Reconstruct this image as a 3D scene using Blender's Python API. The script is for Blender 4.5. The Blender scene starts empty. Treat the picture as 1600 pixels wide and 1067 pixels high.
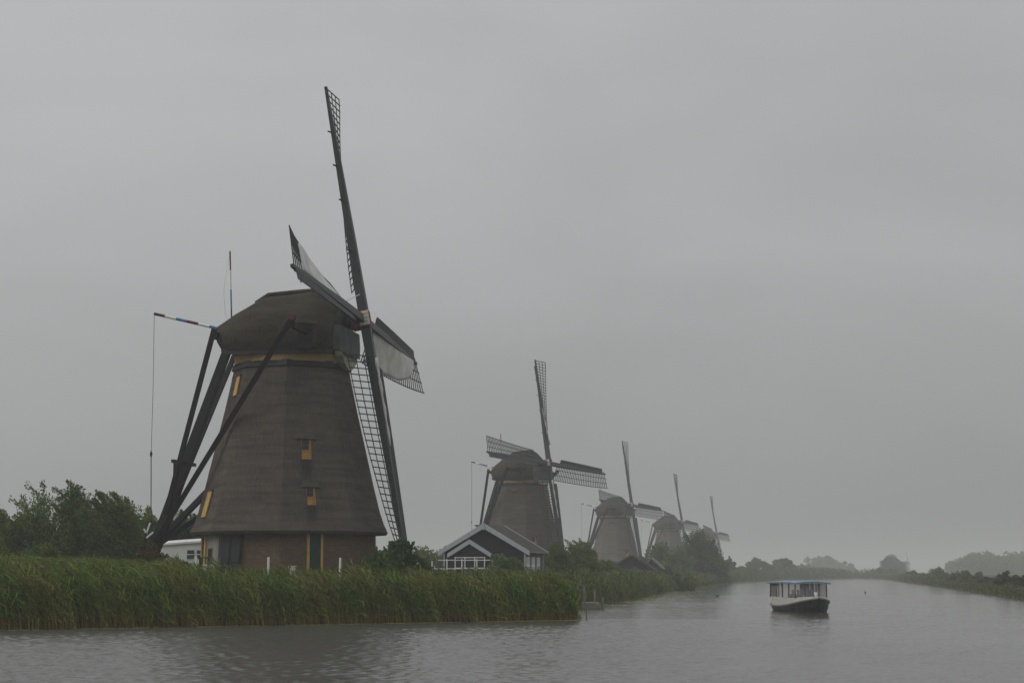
import bpy, math, random
import numpy as np
from mathutils import Vector, Matrix

# ------------------------------------------------------------------ camera
S = bpy.context.scene
F_PX, CX, CY, EYE = 2671.0, 800.0, 533.5, 2.6        # the photograph's pixels (1600 x 1067)
PITCH = math.radians(7.676)
cam_d = bpy.data.cameras.new('camera')
cam = bpy.data.objects.new('camera', cam_d)
S.collection.objects.link(cam)
cam_d.sensor_width = 36.0
cam_d.lens = F_PX / 1600.0 * 36.0
cam_d.clip_start = 0.5
cam_d.clip_end = 20000
cam.location = (0, 0, EYE)
cam.rotation_euler = (math.radians(90) + PITCH, 0, 0)
S.camera = cam

# ------------------------------------------------------------------ sky, sun, exposure
SUN_EL, SUN_AZ = math.radians(40), math.radians(-104)   # azimuth from +Y towards +X: behind left
world = bpy.data.worlds.new('World')
S.world = world
world.use_nodes = True
nt = world.node_tree
nt.nodes.clear()
wo = nt.nodes.new('ShaderNodeOutputWorld')
bg = nt.nodes.new('ShaderNodeBackground')
sky = nt.nodes.new('ShaderNodeTexSky')
sky.sky_type = 'NISHITA'
sky.sun_disc = False
sky.sun_elevation = SUN_EL
sky.sun_rotation = SUN_AZ
sky.dust_density = 6
sky.air_density = 2
tc = nt.nodes.new('ShaderNodeTexCoord')
sep = nt.nodes.new('ShaderNodeSeparateXYZ')
nt.links.new(tc.outputs['Generated'], sep.inputs[0])
ramp = nt.nodes.new('ShaderNodeValToRGB')               # overcast sky: brighter overhead
SKY = [(0.0, 0.270), (0.08, 0.345), (0.18, 0.420), (0.32, 0.460), (0.6, 0.63), (1.0, 0.84)]
e = ramp.color_ramp.elements
while len(e) < len(SKY):
    e.new(0.5)
for i, (p, v) in enumerate(SKY):
    e[i].position = p
    e[i].color = (v * 0.995, v * 1.015, v * 1.03, 1)
nt.links.new(sep.outputs[2], ramp.inputs[0])
mp = nt.nodes.new('ShaderNodeMapping')
mp.inputs['Scale'].default_value = (1.0, 1.0, 2.6)
mp.inputs['Rotation'].default_value = (0.0, 0.35, 0.0)
nt.links.new(tc.outputs['Generated'], mp.inputs[0])
nz = nt.nodes.new('ShaderNodeTexNoise')
nz.inputs['Scale'].default_value = 2.6
nz.inputs['Detail'].default_value = 5
nz.inputs['Roughness'].default_value = 0.5
nz.inputs['Distortion'].default_value = 0.4
nt.links.new(mp.outputs[0], nz.inputs['Vector'])
mr = nt.nodes.new('ShaderNodeMapRange')
mr.inputs['From Min'].default_value = 0.3
mr.inputs['From Max'].default_value = 0.7
mr.inputs['To Min'].default_value = 0.92
mr.inputs['To Max'].default_value = 1.08
nt.links.new(nz.outputs[0], mr.inputs[0])
mul = nt.nodes.new('ShaderNodeMix')
mul.data_type = 'RGBA'
mul.blend_type = 'MULTIPLY'
mul.inputs[0].default_value = 1.0
nt.links.new(ramp.outputs[0], mul.inputs[6])
nt.links.new(mr.outputs[0], mul.inputs[7])
hs = nt.nodes.new('ShaderNodeHueSaturation')
hs.inputs['Saturation'].default_value = 0.3
nt.links.new(sky.outputs[0], hs.inputs['Color'])
skm = nt.nodes.new('ShaderNodeMix')                     # the clear sky above, dimmed to the 0.05-0.15 range
skm.data_type = 'RGBA'
skm.blend_type = 'MULTIPLY'
skm.inputs[0].default_value = 1.0
skm.inputs[7].default_value = (0.06, 0.06, 0.06, 1)
nt.links.new(hs.outputs[0], skm.inputs[6])
mix = nt.nodes.new('ShaderNodeMix')
mix.data_type = 'RGBA'
mix.inputs[0].default_value = 0.06
lr = nt.nodes.new('ShaderNodeMapRange')                 # cloud cover thins towards the left
lr.inputs['From Min'].default_value = -0.35
lr.inputs['From Max'].default_value = 0.35
lr.inputs['To Min'].default_value = 1.06
lr.inputs['To Max'].default_value = 0.965
nt.links.new(sep.outputs[0], lr.inputs[0])
ml2 = nt.nodes.new('ShaderNodeMix')
ml2.data_type = 'RGBA'
ml2.blend_type = 'MULTIPLY'
ml2.inputs[0].default_value = 1.0
nt.links.new(mul.outputs[2], ml2.inputs[6])
nt.links.new(lr.outputs[0], ml2.inputs[7])
nt.links.new(ml2.outputs[2], mix.inputs[6])
nt.links.new(skm.outputs[2], mix.inputs[7])
nt.links.new(mix.outputs[2], bg.inputs[0])
bg.inputs[1].default_value = 1.0
nt.links.new(bg.outputs[0], wo.inputs[0])

sun_d = bpy.data.lights.new('sun', 'SUN')
sun_d.energy = 0.7
sun_d.angle = math.radians(30)
sun_d.color = (1.0, 0.97, 0.93)
sun = bpy.data.objects.new('sun', sun_d)
S.collection.objects.link(sun)
_sd = Vector((math.cos(SUN_EL) * math.sin(SUN_AZ), math.cos(SUN_EL) * math.cos(SUN_AZ), math.sin(SUN_EL)))
sun.rotation_euler = _sd.to_track_quat('Z', 'Y').to_euler()

S.view_settings.view_transform = 'Standard'
S.view_settings.look = 'None'
S.view_settings.exposure = 0.0
S.view_settings.gamma = 1.0
S.render.engine = 'CYCLES'
S.cycles.use_denoising = True
S.cycles.max_bounces = 6
S.cycles.transparent_max_bounces = 12
S.cycles.volume_bounces = 1
HAZE_DENSITY = 0.00068
HAZE_COLOR = (0.93, 0.94, 0.93, 1)

# ------------------------------------------------------------------ helpers
rng = np.random.default_rng(7)
C = S.collection
CP, SP = math.cos(PITCH), math.sin(PITCH)


def ray(px, py):
    u, v = (px - CX) / F_PX, (CY - py) / F_PX
    return Vector((u, CP - v * SP, SP + v * CP))


def P(px, py, Y):                                       # the point seen there, Y metres ahead
    d = ray(px, py)
    k = Y / d.y
    return Vector((d.x * k, Y, EYE + d.z * k))


def W(px, py, z=0.0):                                   # the point of the level z seen there
    d = ray(px, py)
    k = (z - EYE) / d.z
    return Vector((d.x * k, d.y * k, z))


def tag(o, label=None, cat=None, group=None, kind=None):
    if label: o['label'] = label
    if cat: o['category'] = cat
    if group: o['group'] = group
    if kind: o['kind'] = kind
    return o


def empty(name, loc=(0, 0, 0), rz=0.0):
    o = bpy.data.objects.new(name, None)
    C.objects.link(o)
    o.location = loc
    o.rotation_euler = (0, 0, rz)
    o.empty_display_size = 0.3
    return o


class MB:
    def __init__(s):
        s.v, s.f = [], []

    def add(s, vs, fs):
        n = len(s.v)
        s.v += [tuple(v) for v in vs]
        s.f += [tuple(i + n for i in f) for f in fs]
        return s

    def beam(s, a, b, w, h=None, w1=None, h1=None, up=(0, 0, 1)):
        a, b = Vector(a), Vector(b)
        h = w if h is None else h
        w1 = w if w1 is None else w1
        h1 = h if h1 is None else h1
        d = (b - a).normalized()
        up = Vector(up)
        if abs(d.dot(up)) > 0.99: up = Vector((1, 0, 0))
        x = d.cross(up).normalized()
        y = x.cross(d)
        vs = []
        for p, ww, hh in ((a, w, h), (b, w1, h1)):
            for i, j in ((-1, -1), (1, -1), (1, 1), (-1, 1)):
                vs.append(p + x * i * ww / 2 + y * j * hh / 2)
        return s.add(vs, [(3, 2, 1, 0), (4, 5, 6, 7), (0, 1, 5, 4), (1, 2, 6, 5), (2, 3, 7, 6), (3, 0, 4, 7)])

    def box(s, c, sz, rot=None):
        c = Vector(c)
        vs = []
        for k in (-1, 1):
            for i, j in ((-1, -1), (1, -1), (1, 1), (-1, 1)):
                p = Vector((i * sz[0] / 2, j * sz[1] / 2, k * sz[2] / 2))
                if rot: p = rot @ p
                vs.append(c + p)
        return s.add(vs, [(3, 2, 1, 0), (4, 5, 6, 7), (0, 1, 5, 4), (1, 2, 6, 5), (2, 3, 7, 6), (3, 0, 4, 7)])

    def tube(s, pts, rad, n=6):
        pts = [Vector(p) for p in pts]
        rings = []
        for i, p in enumerate(pts):
            d = (pts[min(i + 1, len(pts) - 1)] - pts[max(i - 1, 0)])
            if d.length < 1e-6: d = Vector((0, 0, 1))
            d.normalize()
            up = Vector((0, 0, 1)) if abs(d.z) < 0.9 else Vector((1, 0, 0))
            x = d.cross(up).normalized()
            y = x.cross(d)
            r = rad[i] if hasattr(rad, '__len__') else rad
            rings.append([p + x * math.cos(2 * math.pi * k / n) * r + y * math.sin(2 * math.pi * k / n) * r for k in range(n)])
        return s.loft(rings, True, True)

    def loft(s, rings, closed=True, caps=False):
        n = len(rings[0])
        vs = [p for r in rings for p in r]
        fs = []
        for i in range(len(rings) - 1):
            for k in range(n if closed else n - 1):
                fs.append((i * n + k, i * n + (k + 1) % n, (i + 1) * n + (k + 1) % n, (i + 1) * n + k))
        if caps:
            fs.append(tuple(range(n - 1, -1, -1)))
            fs.append(tuple((len(rings) - 1) * n + k for k in range(n)))
        return s.add(vs, fs)

    def prism(s, poly, d):                              # planar polygon swept along d
        poly = [Vector(p) for p in poly]
        d = Vector(d)
        n = len(poly)
        fs = [tuple(range(n - 1, -1, -1)), tuple(range(n, 2 * n))]
        fs += [(k, (k + 1) % n, n + (k + 1) % n, n + k) for k in range(n)]
        return s.add(poly + [p + d for p in poly], fs)

    def xf(s, M):
        s.v = [tuple(M @ Vector(v)) for v in s.v]
        return s

    def build(s, name, mat, parent=None, smooth=False):
        me = bpy.data.meshes.new(name)
        me.from_pydata(s.v, [], s.f)
        me.materials.append(mat)
        if smooth: me.polygons.foreach_set('use_smooth', [True] * len(me.polygons))
        me.update()
        o = bpy.data.objects.new(name, me)
        C.objects.link(o)
        if parent: o.parent = parent
        return o


def np_mesh(name, verts, quads, mat, parent=None, tint=None):
    me = bpy.data.meshes.new(name)
    nv, nf = len(verts), len(quads)
    k = quads.shape[1]
    me.vertices.add(nv)
    me.vertices.foreach_set('co', np.ascontiguousarray(verts, dtype=np.float32).ravel())
    me.loops.add(nf * k)
    me.loops.foreach_set('vertex_index', np.ascontiguousarray(quads, dtype=np.int32).ravel())
    me.polygons.add(nf)
    me.polygons.foreach_set('loop_start', np.arange(nf, dtype=np.int32) * k)
    me.polygons.foreach_set('loop_total', np.full(nf, k, dtype=np.int32))
    if tint is not None:
        at = me.attributes.new('tint', 'FLOAT_COLOR', 'POINT')
        c = np.ones((nv, 4), dtype=np.float32)
        c[:, :3] = tint
        at.data.foreach_set('color', c.ravel())
    me.materials.append(mat)
    me.update(calc_edges=True)
    me.validate()
    o = bpy.data.objects.new(name, me)
    C.objects.link(o)
    if parent: o.parent = parent
    return o


# ------------------------------------------------------------------ materials
M = {}


def mat(name, c1, c2=None, scale=4.0, stretch=(1, 1, 1), rough=0.7, bump=0.0, c3=None, scale3=0.6, spec=0.3, detail=6, amt3=0.5, metallic=0.0):
    m = bpy.data.materials.new(name)
    m.use_nodes = True
    t = m.node_tree
    b = t.nodes['Principled BSDF']
    b.inputs['Roughness'].default_value = rough
    b.inputs['Specular IOR Level'].default_value = spec
    b.inputs['Metallic'].default_value = metallic
    if c2 is None: c2 = tuple(x * 0.75 for x in c1)
    co = t.nodes.new('ShaderNodeTexCoord')
    mpn = t.nodes.new('ShaderNodeMapping')
    mpn.inputs['Scale'].default_value = stretch
    t.links.new(co.outputs['Object'], mpn.inputs[0])
    n = t.nodes.new('ShaderNodeTexNoise')
    n.inputs['Scale'].default_value = scale
    n.inputs['Detail'].default_value = detail
    n.inputs['Roughness'].default_value = 0.65
    t.links.new(mpn.outputs[0], n.inputs['Vector'])
    r = t.nodes.new('ShaderNodeMapRange')
    r.inputs['From Min'].default_value = 0.32
    r.inputs['From Max'].default_value = 0.68
    t.links.new(n.outputs[0], r.inputs[0])
    x = t.nodes.new('ShaderNodeMix')
    x.data_type = 'RGBA'
    x.inputs[6].default_value = (*c1, 1)
    x.inputs[7].default_value = (*c2, 1)
    t.links.new(r.outputs[0], x.inputs[0])
    out = x.outputs[2]
    if c3:
        n3 = t.nodes.new('ShaderNodeTexNoise')
        n3.inputs['Scale'].default_value = scale3
        n3.inputs['Detail'].default_value = 5
        t.links.new(co.outputs['Object'], n3.inputs['Vector'])
        r3 = t.nodes.new('ShaderNodeMapRange')
        r3.inputs['From Min'].default_value = 0.42
        r3.inputs['From Max'].default_value = 0.7
        r3.inputs['To Max'].default_value = amt3
        t.links.new(n3.outputs[0], r3.inputs[0])
        y = t.nodes.new('ShaderNodeMix')
        y.data_type = 'RGBA'
        t.links.new(r3.outputs[0], y.inputs[0])
        t.links.new(out, y.inputs[6])
        y.inputs[7].default_value = (*c3, 1)
        out = y.outputs[2]
    t.links.new(out, b.inputs['Base Color'])
    if bump:
        bp = t.nodes.new('ShaderNodeBump')
        bp.inputs['Strength'].default_value = bump
        bp.inputs['Distance'].default_value = 0.05
        t.links.new(n.outputs[0], bp.inputs['Height'])
        t.links.new(bp.outputs[0], b.inputs['Normal'])
    M[name] = m
    return m


def leaf_mat(name, trans=0.25):
    m = bpy.data.materials.new(name)
    m.use_nodes = True
    t = m.node_tree
    b = t.nodes['Principled BSDF']
    o = t.nodes['Material Output']
    a = t.nodes.new('ShaderNodeAttribute')
    a.attribute_name = 'tint'
    b.inputs['Roughness'].default_value = 0.55
    b.inputs['Specular IOR Level'].default_value = 0.2
    t.links.new(a.outputs['Color'], b.inputs['Base Color'])
    tr = t.nodes.new('ShaderNodeBsdfTranslucent')
    t.links.new(a.outputs['Color'], tr.inputs[0])
    mx = t.nodes.new('ShaderNodeMixShader')
    mx.inputs[0].default_value = trans
    t.links.new(b.outputs[0], mx.inputs[1])
    t.links.new(tr.outputs[0], mx.inputs[2])
    t.links.new(mx.outputs[0], o.inputs['Surface'])
    M[name] = m
    return m


def thatch_mat(name, c1, c2, moss=None, band=3.2):
    """straw bundles: fine streaks down the slope, faint courses, weather stains"""
    m = bpy.data.materials.new(name)
    m.use_nodes = True
    t = m.node_tree
    L = t.links.new
    b = t.nodes['Principled BSDF']
    b.inputs['Roughness'].default_value = 0.95
    b.inputs['Specular IOR Level'].default_value = 0.1
    co = t.nodes.new('ShaderNodeTexCoord')
    m1 = t.nodes.new('ShaderNodeMapping')
    m1.inputs['Scale'].default_value = (7, 7, 0.9)
    L(co.outputs['Object'], m1.inputs[0])
    n1 = t.nodes.new('ShaderNodeTexNoise')
    n1.inputs['Scale'].default_value = 1.6
    n1.inputs['Detail'].default_value = 7
    n1.inputs['Roughness'].default_value = 0.7
    L(m1.outputs[0], n1.inputs['Vector'])
    m2 = t.nodes.new('ShaderNodeMapping')
    m2.inputs['Scale'].default_value = (0.4, 0.4, band * 1.2)
    L(co.outputs['Object'], m2.inputs[0])
    n2 = t.nodes.new('ShaderNodeTexNoise')
    n2.inputs['Scale'].default_value = 1.0
    n2.inputs['Detail'].default_value = 4
    L(m2.outputs[0], n2.inputs['Vector'])
    n4 = t.nodes.new('ShaderNodeTexNoise')
    n4.inputs['Scale'].default_value = 0.45
    n4.inputs['Detail'].default_value = 6
    L(co.outputs['Object'], n4.inputs['Vector'])
    ad = t.nodes.new('ShaderNodeMath')
    ad.operation = 'ADD'
    L(n1.outputs[0], ad.inputs[0])
    L(n2.outputs[0], ad.inputs[1])
    ad2 = t.nodes.new('ShaderNodeMath')
    ad2.operation = 'ADD'
    ad2.operation = 'MULTIPLY_ADD'
    L(n4.outputs[0], ad2.inputs[0])
    ad2.inputs[1].default_value = 0.45
    L(ad.outputs[0], ad2.inputs[2])
    r = t.nodes.new('ShaderNodeMapRange')
    r.inputs['From Min'].default_value = 0.92
    r.inputs['From Max'].default_value = 1.54
    L(ad2.outputs[0], r.inputs[0])
    x = t.nodes.new('ShaderNodeMix')
    x.data_type = 'RGBA'
    x.inputs[6].default_value = (*c1, 1)
    x.inputs[7].default_value = (*c2, 1)
    L(r.outputs[0], x.inputs[0])
    out = x.outputs[2]
    if moss:
        n3 = t.nodes.new('ShaderNodeTexNoise')
        n3.inputs['Scale'].default_value = 0.9
        n3.inputs['Detail'].default_value = 6
        L(co.outputs['Object'], n3.inputs['Vector'])
        r3 = t.nodes.new('ShaderNodeMapRange')
        r3.inputs['From Min'].default_value = 0.45
        r3.inputs['From Max'].default_value = 0.7
        r3.inputs['To Max'].default_value = 0.7
        L(n3.outputs[0], r3.inputs[0])
        y = t.nodes.new('ShaderNodeMix')
        y.data_type = 'RGBA'
        L(r3.outputs[0], y.inputs[0])
        L(out, y.inputs[6])
        y.inputs[7].default_value = (*moss, 1)
        out = y.outputs[2]
    sa = t.nodes.new('ShaderNodeAttribute')               # wet streaks below the windows
    sa.attribute_name = 'stain'
    sm = t.nodes.new('ShaderNodeMix')
    sm.data_type = 'RGBA'
    L(sa.outputs['Fac'], sm.inputs[0])
    L(out, sm.inputs[6])
    sm.inputs[7].default_value = (c1[0] * 0.35, c1[1] * 0.33, c1[2] * 0.3, 1)
    L(sm.outputs[2], b.inputs['Base Color'])
    bp = t.nodes.new('ShaderNodeBump')
    bp.inputs['Strength'].default_value = 0.8
    bp.inputs['Distance'].default_value = 0.14
    L(n1.outputs[0], bp.inputs['Height'])
    L(bp.outputs[0], b.inputs['Normal'])
    M[name] = m
    return m


def brick_mat(name, c1, c2, mortar, scale=1.0):
    m = mat(name, c1, c2, scale=3, rough=0.9, bump=0.0)
    t = m.node_tree
    b = t.nodes['Principled BSDF']
    base = b.inputs['Base Color'].links[0].from_socket
    co = t.nodes.new('ShaderNodeTexCoord')
    sp = t.nodes.new('ShaderNodeSeparateXYZ')
    t.links.new(co.outputs['Object'], sp.inputs[0])
    ad = t.nodes.new('ShaderNodeMath')
    ad.operation = 'ADD'
    t.links.new(sp.outputs[0], ad.inputs[0])
    t.links.new(sp.outputs[1], ad.inputs[1])
    cb = t.nodes.new('ShaderNodeCombineXYZ')
    t.links.new(ad.outputs[0], cb.inputs[0])
    t.links.new(sp.outputs[2], cb.inputs[1])
    br = t.nodes.new('ShaderNodeTexBrick')
    br.inputs['Scale'].default_value = 1.0
    br.inputs['Brick Width'].default_value = 0.26
    br.inputs['Row Height'].default_value = 0.085
    br.inputs['Mortar Size'].default_value = 0.012
    br.inputs['Mortar'].default_value = (*mortar, 1)
    t.links.new(cb.outputs[0], br.inputs['Vector'])
    t.links.new(base, br.inputs['Color1'])
    dk = t.nodes.new('ShaderNodeMix')
    dk.data_type = 'RGBA'
    dk.blend_type = 'MULTIPLY'
    dk.inputs[0].default_value = 1
    dk.inputs[7].default_value = (0.7, 0.66, 0.62, 1)
    t.links.new(base, dk.inputs[6])
    t.links.new(dk.outputs[2], br.inputs['Color2'])
    t.links.new(br.outputs[0], b.inputs['Base Color'])
    bp = t.nodes.new('ShaderNodeBump')
    bp.inputs['Strength'].default_value = 0.5
    bp.inputs['Distance'].default_value = 0.02
    bp.invert = True
    t.links.new(br.outputs['Fac'], bp.inputs['Height'])
    t.links.new(bp.outputs[0], b.inputs['Normal'])
    return m


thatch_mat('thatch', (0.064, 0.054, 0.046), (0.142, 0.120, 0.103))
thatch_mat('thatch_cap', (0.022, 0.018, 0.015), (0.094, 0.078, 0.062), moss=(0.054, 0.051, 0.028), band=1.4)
thatch_mat('thatch_pale', (0.105, 0.088, 0.077), (0.19, 0.165, 0.145))  # lighter straw of the farther mills, some mist put into its colour
thatch_mat('thatch_dark', (0.045, 0.036, 0.030), (0.085, 0.070, 0.058))
brick_mat('brick', (0.23, 0.135, 0.080), (0.145, 0.090, 0.056), (0.10, 0.09, 0.078))
mat('black_wood', (0.010, 0.0105, 0.012), (0.018, 0.019, 0.021), scale=3, stretch=(2, 2, 2), rough=0.6, bump=0.1)
mat('grey_wood', (0.046, 0.048, 0.052), (0.024, 0.025, 0.028), scale=2.5, stretch=(1, 1, 1), rough=0.65, bump=0.15)
mat('storm_grey', (0.105, 0.11, 0.118), (0.055, 0.058, 0.063), scale=1.6, stretch=(2, 2, 0.6), rough=0.7, bump=0.1)
mat('stock_paint', (0.024, 0.026, 0.030), (0.040, 0.043, 0.049), scale=1.4, rough=0.5)
mat('lattice_wood', (0.020, 0.020, 0.021), (0.035, 0.034, 0.033), scale=5, rough=0.7)
mat('yellow_paint', (0.58, 0.36, 0.10), (0.45, 0.28, 0.085), scale=3, rough=0.6)
mat('ochre_band', (0.36, 0.25, 0.09), (0.27, 0.185, 0.07), scale=2, stretch=(1, 1, 3), rough=0.8, c3=(0.16, 0.13, 0.08), scale3=0.8)
mat('green_paint', (0.012, 0.045, 0.036), (0.018, 0.060, 0.046), scale=3, rough=0.5)
mat('white_paint', (0.80, 0.80, 0.78), (0.68, 0.67, 0.64), scale=3, rough=0.55)
mat('white_plaster', (0.36, 0.34, 0.31), (0.24, 0.22, 0.20), scale=1.2, rough=0.9, c3=(0.13, 0.115, 0.10), scale3=0.9)
mat('sign_white', (0.66, 0.62, 0.52), (0.52, 0.47, 0.38), scale=4, rough=0.6)
mat('red_paint', (0.14, 0.018, 0.018), (0.09, 0.014, 0.014), scale=4, rough=0.6)
mat('blue_paint', (0.06, 0.19, 0.42), (0.05, 0.16, 0.36), scale=4, rough=0.5)
mat('letter_paint', (0.10, 0.07, 0.05), (0.13, 0.09, 0.06), rough=0.7)
mat('canvas', (0.70, 0.69, 0.66), (0.56, 0.55, 0.52), scale=1.0, rough=0.9, bump=0.5, c3=(0.33, 0.32, 0.30), scale3=0.5)
mat('rope', (0.06, 0.055, 0.05), (0.04, 0.037, 0.033), rough=0.9)
mat('glass_dark', (0.02, 0.022, 0.025), (0.028, 0.03, 0.033), rough=0.08, spec=0.5)
mat('bark', (0.05, 0.042, 0.034), (0.028, 0.024, 0.020), scale=6, stretch=(1, 1, 0.3), rough=0.95, bump=0.4)
mat('tarred_boards', (0.009, 0.010, 0.011), (0.016, 0.017, 0.018), scale=1.2, stretch=(0.6, 0.6, 6), rough=0.7, bump=0.3)
mat('barge_paint', (0.45, 0.475, 0.505), (0.37, 0.39, 0.42), scale=2, rough=0.6)
mat('roof_tiles', (0.024, 0.021, 0.019), (0.042, 0.036, 0.032), scale=2.2, stretch=(1, 1, 3), rough=0.8, bump=0.4)
mat('side_boards', (0.13, 0.14, 0.14), (0.10, 0.105, 0.108), scale=1.2, stretch=(0.5, 0.5, 7), rough=0.75, bump=0.3)
mat('weathered_wood', (0.25, 0.235, 0.20), (0.15, 0.138, 0.12), scale=2.5, stretch=(1, 1, 1), rough=0.9, bump=0.3, c3=(0.13, 0.13, 0.07))
mat('hull_black', (0.014, 0.016, 0.018), (0.022, 0.024, 0.026), scale=2, rough=0.4)
mat('hull_white', (0.55, 0.53, 0.48), (0.45, 0.43, 0.39), scale=2, rough=0.5)
mat('canopy_blue', (0.19, 0.275, 0.36), (0.15, 0.22, 0.29), scale=1.5, rough=0.45)
mat('curtain', (0.25, 0.23, 0.205), (0.15, 0.135, 0.12), scale=1.5, stretch=(3, 3, 0.2), rough=0.8)
mat('varnish', (0.16, 0.11, 0.075), (0.11, 0.075, 0.05), scale=3, rough=0.5)
mat('skin', (0.42, 0.27, 0.20), (0.38, 0.24, 0.18), rough=0.6)
mat('cloth_navy', (0.04, 0.045, 0.06), (0.03, 0.034, 0.045), rough=0.9)
mat('cloth_grey', (0.10, 0.10, 0.105), (0.075, 0.075, 0.08), rough=0.9)
mat('cloth_maroon', (0.12, 0.05, 0.045), (0.09, 0.04, 0.036), rough=0.9)
mat('hair', (0.05, 0.038, 0.028), (0.03, 0.024, 0.018), rough=0.8)
mat('duck_brown', (0.06, 0.048, 0.035), (0.035, 0.028, 0.022), scale=12, rough=0.8)
mat('duck_green', (0.012, 0.035, 0.022), (0.015, 0.04, 0.03), rough=0.5)
mat('carved_paint', (0.50, 0.52, 0.46), (0.20, 0.26, 0.25), scale=1.6, rough=0.6, c3=(0.42, 0.34, 0.06), scale3=1.9, amt3=0.9)
mat('caravan_white', (0.70, 0.70, 0.68), (0.60, 0.60, 0.57), scale=0.9, rough=0.4)
mat('pad_green', (0.22, 0.23, 0.055), (0.30, 0.26, 0.07), scale=1.3, rough=0.5)
mat('reed_thatch_pale', (0.20, 0.185, 0.16), (0.14, 0.128, 0.11), scale=2, stretch=(4, 4, 1), rough=0.95, bump=0.3)
leaf_mat('leaf', 0.38)
leaf_mat('blade', 0.2)


def clear_plastic():
    m = bpy.data.materials.new('clear_plastic')
    m.use_nodes = True
    t = m.node_tree
    o = t.nodes['Material Output']
    b = t.nodes['Principled BSDF']
    b.inputs['Base Color'].default_value = (0.55, 0.55, 0.56, 1)
    b.inputs['Roughness'].default_value = 0.12
    tr = t.nodes.new('ShaderNodeBsdfTransparent')
    n = t.nodes.new('ShaderNodeTexNoise')
    n.inputs['Scale'].default_value = 1.6
    r = t.nodes.new('ShaderNodeMapRange')
    r.inputs['To Min'].default_value = 0.12
    r.inputs['To Max'].default_value = 0.42
    t.links.new(n.outputs[0], r.inputs[0])
    mx = t.nodes.new('ShaderNodeMixShader')
    t.links.new(r.outputs[0], mx.inputs[0])
    t.links.new(tr.outputs[0], mx.inputs[1])
    t.links.new(b.outputs[0], mx.inputs[2])
    t.links.new(mx.outputs[0], o.inputs['Surface'])
    M['clear_plastic'] = m


clear_plastic()


def water_mat():
    m = bpy.data.materials.new('water')
    m.use_nodes = True
    t = m.node_tree
    L = t.links.new
    b = t.nodes['Principled BSDF']
    b.inputs['Base Color'].default_value = (0.072, 0.070, 0.060, 1)
    b.inputs['IOR'].default_value = 1.33
    b.inputs['Specular IOR Level'].default_value = 0.5
    co = t.nodes.new('ShaderNodeTexCoord')

    def noise(scale, stretch, detail, rot=0.0):
        mpn = t.nodes.new('ShaderNodeMapping')
        mpn.inputs['Scale'].default_value = stretch
        mpn.inputs['Rotation'].default_value = (0, 0, rot)
        L(co.outputs['Object'], mpn.inputs[0])
        n = t.nodes.new('ShaderNodeTexNoise')
        n.inputs['Scale'].default_value = scale
        n.inputs['Detail'].default_value = detail
        L(mpn.outputs[0], n.inputs['Vector'])
        return n

    a = noise(5.0, (1.0, 0.7, 1), 3, 0.25)                # the finest ripples; the waves themselves are geometry
    bp = t.nodes.new('ShaderNodeBump')
    bp.inputs['Distance'].default_value = 0.012
    bp.inputs['Strength'].default_value = WATER_BUMP
    L(a.outputs[0], bp.inputs['Height'])
    L(bp.outputs[0], b.inputs['Normal'])
    sx = t.nodes.new('ShaderNodeSeparateXYZ')             # wind-ruffled lane along the left bank, calmer water to the right
    L(co.outputs['Object'], sx.inputs[0])
    n2 = noise(0.05, (1.0, 0.5, 1), 3, 0.3)
    ad = t.nodes.new('ShaderNodeMath')
    ad.operation = 'MULTIPLY_ADD'
    L(n2.outputs[0], ad.inputs[0])
    ad.inputs[1].default_value = -26.0
    L(sx.outputs[0], ad.inputs[2])
    mr_ = t.nodes.new('ShaderNodeMapRange')
    mr_.inputs['From Min'].default_value = -22
    mr_.inputs['From Max'].default_value = 6
    mr_.inputs['To Min'].default_value = 0.22
    mr_.inputs['To Max'].default_value = 0.10
    L(ad.outputs[0], mr_.inputs[0])
    L(mr_.outputs[0], b.inputs['Roughness'])
    M['water'] = m


WATER_BUMP = 0.25
WAVE_SLOPE = 0.17
water_mat()

# ------------------------------------------------------------------ the land and the water
L_NEAR0, L_NEAR1 = W(0, 984), W(905, 968)
left_line = [L_NEAR1, Vector((4.6, 98.5, 0)), Vector((4.3, 112, 0)), Vector((5.6, 130, 0))] + \
    [W(*p) for p in ((945, 944.5), (988, 938), (1022, 930), (1055, 923), (1100, 919), (1146, 910), (1240, 905.2))]
far_line = [W(1335, 903.2), W(1378, 903.6)]
right_line = [W(*p) for p in ((1440, 912), (1500, 921), (1550, 928.5), (1600, 936), (1660, 945))]
dirn = (L_NEAR1 - L_NEAR0).normalized()
near_line = [L_NEAR0 - dirn * 110, L_NEAR0]
poly = near_line + left_line + far_line + right_line + [Vector((58, 90, 0)), Vector((70, -60, 0)), Vector((-160, -60, 0))]
POLY = np.array([(p.x, p.y) for p in poly])


def shore(x, y):
    """signed distance to the water's edge: positive on land"""
    x = np.asarray(x, float)
    y = np.asarray(y, float)
    d2 = np.full(x.shape, 1e18)
    inside = np.zeros(x.shape, bool)
    n = len(POLY)
    for i in range(n):
        ax, ay = POLY[i]
        bx, by = POLY[(i + 1) % n]
        ex, ey = bx - ax, by - ay
        t = np.clip(((x - ax) * ex + (y - ay) * ey) / (ex * ex + ey * ey), 0, 1)
        d2 = np.minimum(d2, (x - ax - t * ex) ** 2 + (y - ay - t * ey) ** 2)
        c = ((ay > y) != (by > y)) & (x < (bx - ax) * (y - ay) / (by - ay + 1e-12) + ax)
        inside ^= c
    d = np.sqrt(d2)
    return np.where(inside, -d, d)


GROUND = 1.6


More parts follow.
